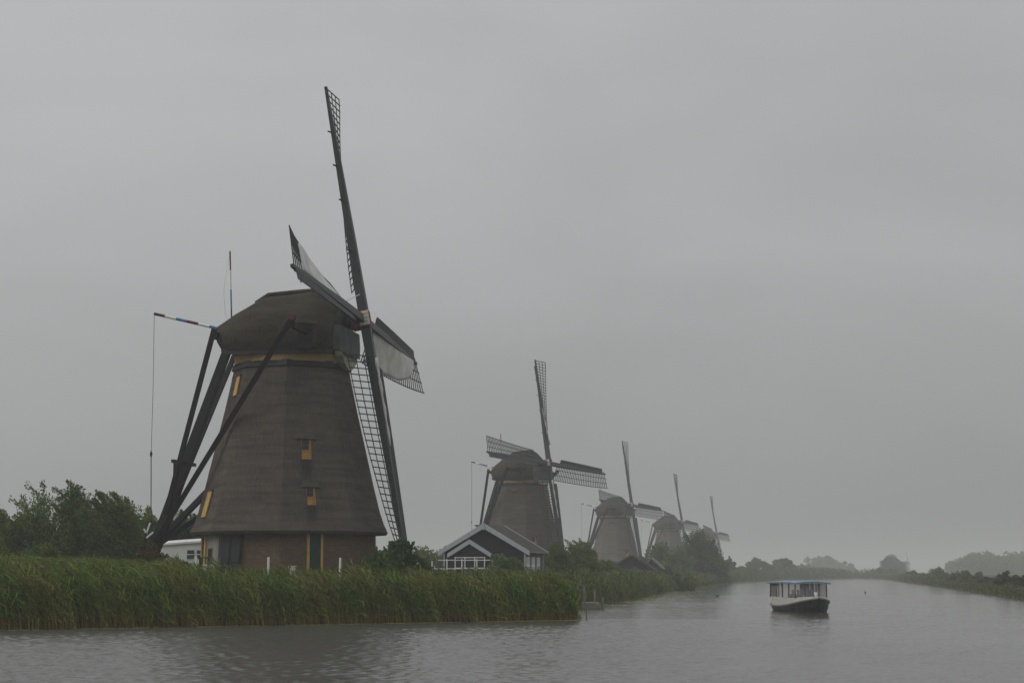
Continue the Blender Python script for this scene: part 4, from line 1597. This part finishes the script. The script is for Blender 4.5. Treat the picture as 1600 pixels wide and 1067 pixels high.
# left of the near mill
place('willow_tree', 'willow cut by the left picture edge', 2, 790, 66, 118, seed=1, leaves=19890, col=G2, leaf=0.17, clumps=65, low=-0.1)
place('willow_tree', 'thin-topped pale willow, lowest of the clump left of the mill', 66, 770, 104, 116, seed=2, leaves=24310, col=G2, leaf=0.17, clumps=71, low=-0.1, shoots=46, wispy=0.8)
place('willow_tree', 'tall windblown willow in the middle of the clump left of the mill', 132, 763, 92, 119, seed=3, leaves=35360, col=G1, leaf=0.17, clumps=91, low=-0.1, shoots=40, lean=-0.2)
place('willow_tree', 'broad dark willow nearest the windmill tail pole', 186, 764, 100, 117, seed=4, leaves=39780, col=G1, leaf=0.17, clumps=104, low=-0.1, shoots=40, lean=-0.16)
place('willow_tree', 'small bushy tree behind the foot of the tail pole', 238, 802, 52, 121, seed=5, leaves=19890, col=G2, leaf=0.17, clumps=58, low=-0.1)
place('willow_tree', 'dark green tree behind the white caravan', 292, 786, 74, 124, seed=6, leaves=26520, col=G3, leaf=0.17, clumps=78, low=-0.1)
place('shrub', 'rusty brown shrub at the foot of the tail pole', 236, 846, 74, 95, 'shrub', seed=7, leaves=9000, leaf=0.13, col=(0.085, 0.060, 0.024), clumps=45, low=0.0, shoots=40)
place('shrub', 'pink flowering shrub in front of the caravan', 277, 866, 46, 93, 'shrub', seed=8, leaves=4500, leaf=0.12, col=G1, clumps=20, low=0.0, shoots=10, flowers=(0.5, 0.30, 0.28))
place('elder_bush', 'bright leafy bush under the lower sail tip', 624, 838, 58, 96, 'bush', seed=9, leaves=9000, leaf=0.17, col=(0.088, 0.145, 0.042), clumps=45, low=0.0, shoots=24, lean=0.0)
place('elder_bush', 'low spreading bush against the right corner of the brick base', 590, 857, 60, 94, 'bush', seed=10, leaves=7000, leaf=0.16, col=(0.088, 0.145, 0.042), clumps=40, low=0.0, shoots=20, lean=0.0)
place('elder_bush', 'short dark bush right of the lower sail tip', 660, 868, 40, 99, 'bush', seed=11, leaves=4000, leaf=0.16, col=G3, clumps=25, low=0.0, shoots=14, lean=0.0)
place('shrub', 'low light green shrub before the thin-topped pale willow', 72, 843, 56, 92, 'shrub', seed=61, leaves=9000, leaf=0.13, col=G2, clumps=45, low=-0.2, shoots=26)
place('shrub', 'low grassy shrub at the left picture edge', 14, 846, 60, 90, 'shrub', seed=62, leaves=8000, leaf=0.13, col=G1, clumps=45, low=-0.2, shoots=26)
place('shrub', 'low tawny shrub below the tall windblown willow', 150, 852, 80, 93, 'shrub', seed=63, leaves=9000, leaf=0.13, col=(0.10, 0.10, 0.035), clumps=50, low=-0.2, shoots=30)
place('willow_bush', 'rounded willow bush spreading over the bank behind the jetty', 925, 893, 56, 150, 'bush', seed=64, leaves=9000, leaf=0.18, col=G1, clumps=50, low=-0.2, shoots=20, lean=-0.15)
place('willow_bush', 'low pale willow bush on the bank right of the jetty', 968, 892, 56, 172, 'bush', seed=65, leaves=8000, leaf=0.2, col=G2, clumps=50, low=-0.2, shoots=18, lean=-0.15)
place('willow_bush', 'low reedy bush at the water below the dark thatch shed', 1010, 898, 60, 205, 'bush', seed=66, leaves=7000, leaf=0.24, col=G1, clumps=45, low=-0.2, shoots=14, lean=-0.1)
place('willow_bush', 'low reedy bush at the water below the yellowish bush', 1062, 893, 60, 245, 'bush', seed=67, leaves=7000, leaf=0.28, col=G2, clumps=45, low=-0.2, shoots=14, lean=-0.1)
# behind and right
place('pale_tree', 'pale hazy round tree left of the black house', 662, 848, 64, 205, seed=12, leaves=6000, leaf=0.30, col=G1, clumps=45, low=-0.35, shoots=14)
place('pale_tree', 'pale hazy tree peeping over the left eave of the house', 700, 848, 48, 215, seed=13, leaves=5000, leaf=0.30, col=G1, clumps=40, low=-0.35, shoots=14)
place('elder_bush', 'dark bush in front of the house gable', 792, 863, 62, 136, 'bush', seed=14, leaves=8000, leaf=0.17, col=G2, clumps=45, low=0.0, shoots=26, lean=-0.05)
place('willow_tree', 'feathery willow beside the right wall of the house', 877, 848, 52, 166, seed=15, leaves=11000, leaf=0.20, col=G1, clumps=60, low=0.0, shoots=36, lean=-0.2)
place('willow_tree', 'feathery willow with dark top between second and third windmills', 913, 843, 60, 176, seed=16, leaves=13000, leaf=0.20, col=G2, clumps=65, low=0.0, shoots=40, lean=-0.2)
place('willow_tree', 'low willow thicket left of the dark thatch shed', 947, 874, 60, 190, seed=17, leaves=9000, leaf=0.22, col=G1, clumps=50, low=0.0, shoots=24, lean=-0.15)
place('bush', 'low yellowish bush in front of the dark thatch shed', 1000, 886, 60, 235, 'bush', seed=18, leaves=6000, leaf=0.25, col=G2, clumps=40, low=-0.25, shoots=14)
place('bush', 'yellowish bush right of the pale shed', 1038, 886, 46, 250, 'bush', seed=19, leaves=5000, leaf=0.25, col=(0.085, 0.09, 0.035), clumps=36, low=-0.25, shoots=12)
place('bush', 'wide pale bush hiding the foot of the fourth windmill', 1034, 846, 78, 335, 'bush', seed=20, leaves=9000, leaf=0.36, col=G1, clumps=60, low=-0.25, shoots=16)
place('bush', 'pale bush between the wide bush and the dense dark tree', 1064, 855, 52, 345, 'bush', seed=21, leaves=6000, leaf=0.36, col=G1, clumps=45, low=-0.25, shoots=10)
place('dense_tree', 'tall dense dark tree hiding most of the fifth windmill', 1098, 824, 74, 352, seed=22, leaves=17000, leaf=0.38, col=G3, clumps=95, low=-0.35, shoots=20, lean=-0.03)
place('dense_tree', 'lower right flank tree leaning from the dense dark tree over the water', 1122, 868, 40, 372, seed=23, leaves=8000, leaf=0.38, col=G3, clumps=50, low=-0.35, shoots=10, lean=0.0)
place('hazy_tree', 'slim pointed tree right of the dense dark tree', 1141, 868, 19, 520, seed=24, leaves=6750, leaf=0.54, col=G3, clumps=24, low=-0.35, shoots=8, lean=-0.02)
place('hazy_tree', 'hazy low round tree second from the dense dark tree', 1160, 880, 46, 560, seed=25, leaves=10800, leaf=0.60, col=G1, clumps=36, low=-0.35, shoots=8, lean=0)
place('hazy_tree', 'hazy flat-topped round tree in the middle of the left bank row', 1186, 870, 65, 620, seed=26, leaves=14850, leaf=0.60, col=G1, clumps=46, low=-0.35, shoots=8, lean=0)
place('hazy_tree', 'hazy tree with blunt top ending the left bank row', 1223, 871, 41, 640, seed=27, leaves=12150, leaf=0.66, col=G1, clumps=40, low=-0.35, shoots=8, lean=0)
place('far_tree', 'faint low tree left of the big pale dome tree', 1256, 878, 52, 950, seed=28, leaves=10800, leaf=0.72, col=G1, clumps=36, low=-0.35, shoots=8, lean=0)
place('far_tree', 'biggest faint dome-shaped tree at the far canal end', 1288, 864, 80, 1250, seed=29, leaves=17550, leaf=0.96, col=G1, clumps=60, low=-0.35, shoots=6, lean=0)
place('far_tree', 'faint sloping tree right of the far dome tree', 1318, 876, 57, 1260, seed=30, leaves=10800, leaf=0.96, col=G1, clumps=40, low=-0.35, shoots=6, lean=0)
place('far_tree', 'tall faint stepped tree at the right canal bend', 1393, 864, 33, 900, seed=31, leaves=12150, leaf=0.72, col=G3, clumps=40, low=-0.35, shoots=10, lean=0)
place('far_tree', 'low faint tree at the water left foot of the stepped tree', 1385, 882, 31, 890, seed=32, leaves=6750, leaf=0.72, col=G3, clumps=26, low=-0.35, shoots=6, lean=0)
place('far_tree', 'faint shoulder tree right of the stepped tree', 1405, 874, 23, 910, seed=33, leaves=6750, leaf=0.72, col=G3, clumps=26, low=-0.35, shoots=6, lean=0)
# right bank bushes
rb = [(1424, 889, 26, 470, 'rounded far bush, leftmost of the right bank bushes'), (1446, 896, 28, 400, 'low bush between the rounded far bush and the spiky bush'),
      (1465, 884, 34, 370, 'spiky-topped bush on the right bank'), (1490, 894, 36, 320, 'low bush right of the spiky right bank bush'), (1513, 887, 44, 285, 'broad green bush in the middle of the right bank'),
      (1543, 901, 40, 255, 'low pale bush right of the broad green bush'), (1573, 891, 44, 222, 'brownish bush second from the right picture edge'), (1604, 898, 46, 200, 'brown green bush cut by the right picture edge')]
for i, (px, top, wp, Y, lab) in enumerate(rb):
    place('bank_bush', lab, px, top, wp, Y, 'bush', group='bushes on the right bank', seed=40 + i, leaves=6000, leaf=0.30, col=(G2, (0.095, 0.105, 0.04), (0.085, 0.075, 0.04))[i % 2 if i < 6 else 2], clumps=42, low=-0.3, shoots=14, lean=-0.05)


def far_wood():
    g = np.random.default_rng(5)
    vs, fs, ts = [], [], []
    n0 = 0
    for i in range(26):
        px = 1496 + i * 7.6 + g.normal() * 2
        Y = 980 + g.random() * 80
        top = 862 + 4 * math.sin(i * 0.9) + g.random() * 3 + (8 if i in (10, 11) else 0) + max(0, 12 - 5 * i)
        c = P(px, 890, Y)
        zt = P(px, top, Y).z
        n = 900
        q = unit(g.normal(size=(n, 3))) * (g.random(n) ** 0.4)[:, None]
        hh = zt - GROUND
        pos = np.array([c.x, Y, GROUND + hh * 0.42]) + q * np.array([8.0, 7.0, hh * 0.56]) * (1 + 0.12 * np.sin(q[:, :1] * 9 + i))
        v, f, t = leaf_quads(pos, 1.3 + 0.8 * g.random(n), unit(g.normal(size=(n, 3))), 0.7, np.array(G1) * (0.75 + 0.4 * g.random(n))[:, None] * (0.85 + 0.3 * g.random()))
        vs.append(v); fs.append(f + n0); ts.append(t)
        n0 += len(v)
    o = np_mesh('far_wood', np.concatenate(vs), np.concatenate(fs), M['leaf'], None, np.concatenate(ts))
    tag(o, 'faint grey wood behind the right bank bushes', 'wood', None, 'stuff')


far_wood()

# ------------------------------------------------------------------ reeds and bank growth
def ribbons(base, dirv, length, width, bend, tint0, tint1, seg=3, rnd=None):
    """tapered blades: base points, start direction, bend vector; returns verts, quads, tints"""
    n = len(base)
    t = np.linspace(0, 1, seg + 1)
    side = np.cross(dirv, rnd if rnd is not None else rng.normal(size=(n, 3)))
    side = unit(side)
    v = np.empty((n, seg + 1, 2, 3))
    c = np.empty((n, seg + 1, 2, 3))
    for i, ti in enumerate(t):
        p = base + dirv * (length * ti)[:, None] + bend * (length * ti * ti)[:, None]
        wv = side * (width * (1 - 0.88 * ti ** 1.6) * 0.5)[:, None]
        v[:, i, 0] = p - wv
        v[:, i, 1] = p + wv
        cc = tint0 + (tint1 - tint0) * ti
        c[:, i, 0] = cc
        c[:, i, 1] = cc
    k = np.arange(n)[:, None] * (seg + 1) * 2
    q = []
    for i in range(seg):
        q.append(np.stack([k[:, 0] + 2 * i, k[:, 0] + 2 * i + 1, k[:, 0] + 2 * i + 3, k[:, 0] + 2 * i + 2], 1))
    return v.reshape(-1, 3), np.concatenate(q), c.reshape(-1, 3)


def merge(parts):
    vs, fs, ts, n = [], [], [], 0
    for v, f, t in parts:
        vs.append(v); fs.append(f + n); ts.append(t)
        n += len(v)
    return np.concatenate(vs), np.concatenate(fs), np.concatenate(ts)


def patchy(x, y, s, ph=0.0):
    return 0.5 + 0.25 * np.sin(x * s + ph) * np.cos(y * s * 1.3 + ph * 2) + 0.25 * np.sin(x * s * 2.7 + y * s * 1.9 + ph * 3)


def reeds(bx, by, bz, h, wind, leafw, nleaf, plume=0.2, dry=1.0, green=(0.088, 0.148, 0.014), seg=3):
    n = len(bx)
    base = np.stack([bx, by, bz], 1)
    pt = patchy(bx, by, 0.55)
    pt2 = patchy(bx, by, 1.7, 1.3)
    g = np.array(green)[None] * (0.6 + 0.8 * pt2)[:, None] * (0.55 + 0.9 * rng.random(n))[:, None]
    yel = np.clip((pt - 0.45) * 1.6, 0, 0.6)[:, None]
    g = g * (1 - yel) + np.array([0.185, 0.170, 0.024])[None] * yel
    tan = np.array([0.27, 0.18, 0.038])[None] * (0.6 + 0.7 * rng.random(n))[:, None]
    tan = tan * dry + g * (1 - dry)
    d = unit(np.stack([rng.normal(size=n) * 0.07 - 0.03, rng.normal(size=n) * 0.07, np.ones(n)], 1))
    bend = np.stack([-wind * (0.6 + 0.8 * rng.random(n)), rng.normal(size=n) * 0.06, -0.05 * np.ones(n)], 1)
    parts = [ribbons(base, d, h, np.full(n, leafw * 0.55), bend, tan, g, seg)]
    for k in range(nleaf):
        t = 0.16 + 0.80 * (k + rng.random(n)) / nleaf
        p = base + d * (h * t)[:, None] + bend * (h * t * t)[:, None]
        az = rng.random(n) * 2 * math.pi
        ld = unit(np.stack([np.cos(az) * 0.42 - wind * 0.7, np.sin(az) * 0.42, np.ones(n) * 0.95], 1))
        lb = np.stack([np.cos(az) * 0.22 - wind * 1.1, np.sin(az) * 0.22, -0.35 - 0.35 * rng.random(n)], 1)
        ln = (0.50 + 0.42 * rng.random(n)) * h / 2.8 * 1.25
        tone = g * (0.6 + 0.9 * rng.random(n))[:, None]
        low = np.clip((0.30 - t) / 0.16, 0, 1)[:, None] * (rng.random(n) < 0.75)[:, None]
        tone = tone * (1 - low) + tan * low
        parts.append(ribbons(p, ld, ln, np.full(n, leafw), lb, tone * 0.9, tone * 1.15, 2))
    sel = rng.random(n) < plume * np.clip(pt * 1.6, 0, 1.3)
    m_ = int(sel.sum())
    if m_:
        tp = (base + d * h[:, None] + bend * h[:, None])[sel]
        pc = np.array([0.17, 0.120, 0.050])[None] * (0.6 + 0.6 * rng.random(m_))[:, None]
        dd = unit(np.stack([-0.6 - 0.4 * rng.random(m_), rng.normal(size=m_) * 0.3, 0.6 * np.ones(m_)], 1))
        v, f, t = leaf_quads(tp + dd * 0.1, 0.26 + 0.12 * rng.random(m_), dd, 0.32, pc)
        parts.append((v, f, t))
    return merge(parts)


def shore_points(line, n, d0, d1, power=1.0):
    """points spread along a polyline, d0..d1 metres landward"""
    pts = [Vector((p.x, p.y)) for p in line]
    seg = [(a, b, (b - a).length) for a, b in zip(pts, pts[1:])]
    tot = sum(s[2] for s in seg)
    u = np.sort(rng.random(n)) * tot
    x, y = np.empty(n), np.empty(n)
    acc = 0
    k = 0
    for a, b, l in seg:
        m_ = (u >= acc) & (u <= acc + l)
        t = (u[m_] - acc) / l
        x[m_] = a.x + (b.x - a.x) * t
        y[m_] = a.y + (b.y - a.y) * t
        nx, ny = -(b.y - a.y) / l, (b.x - a.x) / l
        off = d0 + (d1 - d0) * rng.random(int(m_.sum())) ** power
        x[m_] += nx * off
        y[m_] += ny * off
        acc += l
    return x, y


def front_reeds():
    line = [L_NEAR0 - dirn * 9, L_NEAR0, L_NEAR1]
    # sparse tall front rows + dense body
    x, y = shore_points(line, 15000, -0.25, 4.6, 1.25)
    s = shore(x, y)
    z = np.maximum(height(x, y), -0.25)
    xl = (x - L_NEAR0.x) / (L_NEAR1.x - L_NEAR0.x)              # 0 left .. 1 right tip
    tall = np.interp(xl, [-0.2, 0.0, 0.16, 0.26, 0.45, 0.72, 0.92, 1.0], [3.0, 2.95, 2.9, 2.75, 2.65, 2.6, 2.25, 1.75])
    h = tall * (0.70 + 0.42 * rng.random(len(x)) ** 1.7) * (0.95 + 0.08 * np.sin(x * 1.1) * np.sin(x * 0.37 + 1) + 0.07 * np.sin(x * 2.3 + y) * np.sin(x * 0.9))
    h = h - np.clip(z, 0, 2) * 0.72
    h *= np.where(s < 0.1, 0.9, 1)
    v, f, t = reeds(x, y, z, h, 0.24, 0.048, 6, 0.22)
    # stray stems standing out in the water
    x3, y3 = shore_points(line, 420, -1.0, -0.15, 0.7)
    k3 = patchy(x3, y3, 0.9, 0.7) > 0.45
    x3, y3 = x3[k3], y3[k3]
    v3 = reeds(x3, y3, np.full(len(x3), -0.25), 0.9 + 1.2 * rng.random(len(x3)), 0.3, 0.045, 5, 0.1)
    v, f, t = merge([(v, f, t), v3])
    # rounded tip of the bed
    x2 = L_NEAR1.x - 0.1 - 1.3 * rng.random(1500)
    y2 = L_NEAR1.y + 0.2 + 5 * rng.random(1500)
    z2 = np.maximum(height(x2, y2), -0.25)
    h2 = (1.75 + 0.5 * rng.random(1500)) * np.clip(1.0 - 0.18 * (x2 - L_NEAR1.x + 0.7), 0.7, 1.15) - np.clip(z2, 0, 2) * 0.5
    v2 = reeds(x2, y2, z2, h2, 0.16, 0.04, 6, 0.1)
    v, f, t = merge([(v, f, t), v2])
    o = np_mesh('reed_bed', v, f, M['blade'], None, t)
    tag(o, 'tall green reed bed along the near left bank, bent by wind', 'reeds', None, 'stuff')


front_reeds()


def mid_reeds(name, line, n, d0, d1, hh, lw, lab, flip=1.0, green=(0.055, 0.092, 0.024)):
    x, y = shore_points(line, n, d0, d1)
    z = np.maximum(height(x, y), -0.2)
    h = hh * (0.7 + 0.45 * rng.random(n)) * (0.85 + 0.3 * patchy(x, y, 0.12, 2.0)) - np.clip(z, 0, 2) * 0.70
    h = np.maximum(h, 0.35)
    dist = np.clip(y / 150.0, 1, 4)
    v, f, t = reeds(x, y, z, h, 0.16, lw, 4, 0.1, 0.25, green, 2)
    o = np_mesh(name, v, f, M['blade'], None, t)
    tag(o, lab, 'reeds', None, 'stuff')


mid_reeds('reed_bed', left_line[2:8], 11000, 0.0, 8.0, 2.15, 0.075, 'reed fringe on the left bank between the jetty and the thatch shed')
mid_reeds('reed_bed', left_line[6:], 7000, 0.0, 9.0, 2.2, 0.16, 'hazy reed fringe below the trees on the far left bank')
mid_reeds('reed_bed', left_line[-1:] + far_line, 3000, -0.5, 12.0, 3.4, 0.35, 'faint reed line closing the far end of the canal')
mid_reeds('reed_bed', far_line[-1:] + right_line[:1], 3500, -0.4, 8.0, 1.7, 0.25, 'hazy reed fringe on the right bank toward the canal bend', green=(0.062, 0.082, 0.03))
mid_reeds('reed_bed', right_line, 8000, -0.3, 6.0, 0.85, 0.11, 'reed fringe along the right bank below the bushes', green=(0.062, 0.082, 0.03))


def bank_grass():
    line = [L_NEAR0 - dirn * 12, L_NEAR0, L_NEAR1]
    n = 26000
    x, y = shore_points(line, n, 4.2, 13.0)
    ok = (np.hypot(x + 13.1, y - 101) > 5.3)
    x, y = x[ok], y[ok]
    n = len(x)
    z = height(x, y)
    xl = (x - L_NEAR0.x) / (L_NEAR1.x - L_NEAR0.x)
    topz = np.interp(xl, [-0.3, 0.0, 0.2, 0.30, 0.45, 0.75, 1.0], [4.0, 3.9, 3.6, 3.1, 2.95, 2.75, 2.5])
    h = np.maximum(0.35, (topz - z) * (0.72 + 0.34 * rng.random(n)))
    base = np.stack([x, y, z - 0.05], 1)
    p1, p2 = patchy(x, y, 0.5, 4.0), patchy(x, y, 1.3, 2.0)
    g = np.array([0.098, 0.145, 0.018])[None] * (0.65 + 0.6 * p2)[:, None] * (0.75 + 0.5 * rng.random(n))[:, None]
    yl = np.clip((p1 - 0.5) * 1.8, 0, 0.7)[:, None]
    g = g * (1 - yl) + np.array([0.14, 0.125, 0.034]) * yl
    d = unit(np.stack([rng.normal(size=n) * 0.22 - 0.08, rng.normal(size=n) * 0.22, np.ones(n)], 1))
    bend = np.stack([-0.28 - 0.3 * rng.random(n), rng.normal(size=n) * 0.12, -0.14 * np.ones(n)], 1)
    parts = [ribbons(base, d, h, np.full(n, 0.045), bend, g * 0.8, g * 1.15, 3)]
    for k in range(4):
        t = 0.2 + 0.7 * rng.random(n)
        p = base + d * (h * t)[:, None] + bend * (h * t * t)[:, None]
        az = rng.random(n) * 2 * math.pi
        ld = unit(np.stack([np.cos(az) * 0.8 - 0.25, np.sin(az) * 0.8, 0.5 * np.ones(n)], 1))
        lb = np.stack([np.cos(az) * 0.2 - 0.3, np.sin(az) * 0.2, -0.4 * np.ones(n)], 1)
        parts.append(ribbons(p, ld, 0.28 + 0.25 * rng.random(n), np.full(n, 0.055), lb, g, g * 1.2, 2))
    v, f, t = merge(parts)
    o = np_mesh('bank_grass', v, f, M['blade'], None, t)
    tag(o, 'tall mixed grass and weeds on the bank below the nearest windmill', 'grass', None, 'stuff')


bank_grass()


def far_grass():
    """rough growth around the house and the farther mills"""
    n = 22000
    y = 100 + 320 * rng.random(n) ** 1.6
    edge = np.interp(y, [p.y for p in left_line], [p.x for p in left_line])
    x = edge - 7 - rng.random(n) * (14 + y * 0.16)
    ok = np.ones(n, bool)
    for mx, my, rr in ((-13.1, 101, 6), (1.45, 237.6, 6), (23.2, 387.4, 6)):
        ok &= np.hypot(x - mx, y - my) > rr
    x, y = x[ok], y[ok]
    n = len(x)
    z = height(x, y)
    h = (0.45 + 0.4 * rng.random(n)) * (0.7 + 0.6 * patchy(x, y, 0.2))
    k = np.clip(y / 100, 1, 4)
    base = np.stack([x, y, z - 0.05], 1)
    g = np.array([0.05, 0.075, 0.027])[None] * (0.65 + 0.6 * rng.random(n))[:, None]
    parts = []
    for j in range(4):
        d = unit(np.stack([rng.normal(size=n) * 0.35 - 0.1, rng.normal(size=n) * 0.35, np.ones(n)], 1))
        bend = np.stack([-0.3 * np.ones(n), rng.normal(size=n) * 0.15, -0.15 * np.ones(n)], 1)
        parts.append(ribbons(base + rng.normal(size=(n, 3)) * np.array([0.3, 0.3, 0]), d, h, 0.06 * k, bend, g * 0.85, g * 1.15, 2))
    v, f, t = merge(parts)
    o = np_mesh('meadow_grass', v, f, M['blade'], None, t)
    tag(o, 'rough meadow grass around the house and farther windmills', 'grass', None, 'stuff')


far_grass()


def weed():
    g = np.random.default_rng(11)
    v, f = [], []
    def disc(x, y, r, z=0.012):
        n0 = len(v)
        for k in range(8):
            a = k * math.pi / 4 + g.random() * 0.3
            v.append((x + r * math.cos(a) * (0.8 + 0.3 * g.random()), y + r * math.sin(a) * (0.8 + 0.3 * g.random()), z))
        f.append(tuple(range(n0, n0 + 8)))
    x, y = shore_points([L_NEAR0 - dirn * 9, L_NEAR0, L_NEAR1], 6500, -1.35, 0.1, 0.6)
    for a, b in zip(x, y):
        if patchy(np.array([a]), np.array([b]), 0.35, 1.0)[0] > 0.35: disc(a, b, 0.05 + 0.10 * g.random(), 0.008 + 0.012 * g.random())
    m = bpy.data.meshes.new('duckweed')
    m.from_pydata(v, [], f)
    m.materials.append(M['pad_green'])
    o = bpy.data.objects.new('duckweed', m)
    C.objects.link(o)
    tag(o, 'yellow green duckweed fringe along the foot of the near reeds', 'duckweed', None, 'stuff')
    v.clear(); f.clear()
    x, y = shore_points(left_line[3:8], 1500, -5.5, 0.2, 0.5)
    for a, b in zip(x, y):
        if patchy(np.array([a]), np.array([b]), 0.25, 2.0)[0] > 0.45: disc(a, b, 0.12 + 0.14 * g.random(), 0.01 + 0.012 * g.random())
    m = bpy.data.meshes.new('lily_pads')
    m.from_pydata(v, [], f)
    m.materials.append(M['pad_green'])
    o = bpy.data.objects.new('lily_pads', m)
    C.objects.link(o)
    tag(o, 'floating lily pads scattered along the bank beyond the jetty', 'lily pads', None, 'stuff')


weed()

# ------------------------------------------------------------------ the misty air
def haze():
    m = bpy.data.materials.new('haze')
    m.use_nodes = True
    t = m.node_tree
    t.nodes.clear()
    o = t.nodes.new('ShaderNodeOutputMaterial')
    p = t.nodes.new('ShaderNodeVolumePrincipled')
    p.inputs['Color'].default_value = HAZE_COLOR
    p.inputs['Density'].default_value = HAZE_DENSITY
    p.inputs['Anisotropy'].default_value = 0.0
    t.links.new(p.outputs[0], o.inputs['Volume'])
    b = MB()
    b.box((0, 2850, 15.0), (12300, 6600, 38.0))
    ob = b.build('haze', m)
    tag(ob, 'thin grey rain mist over the canal and meadows', 'mist', None, 'stuff')


haze()
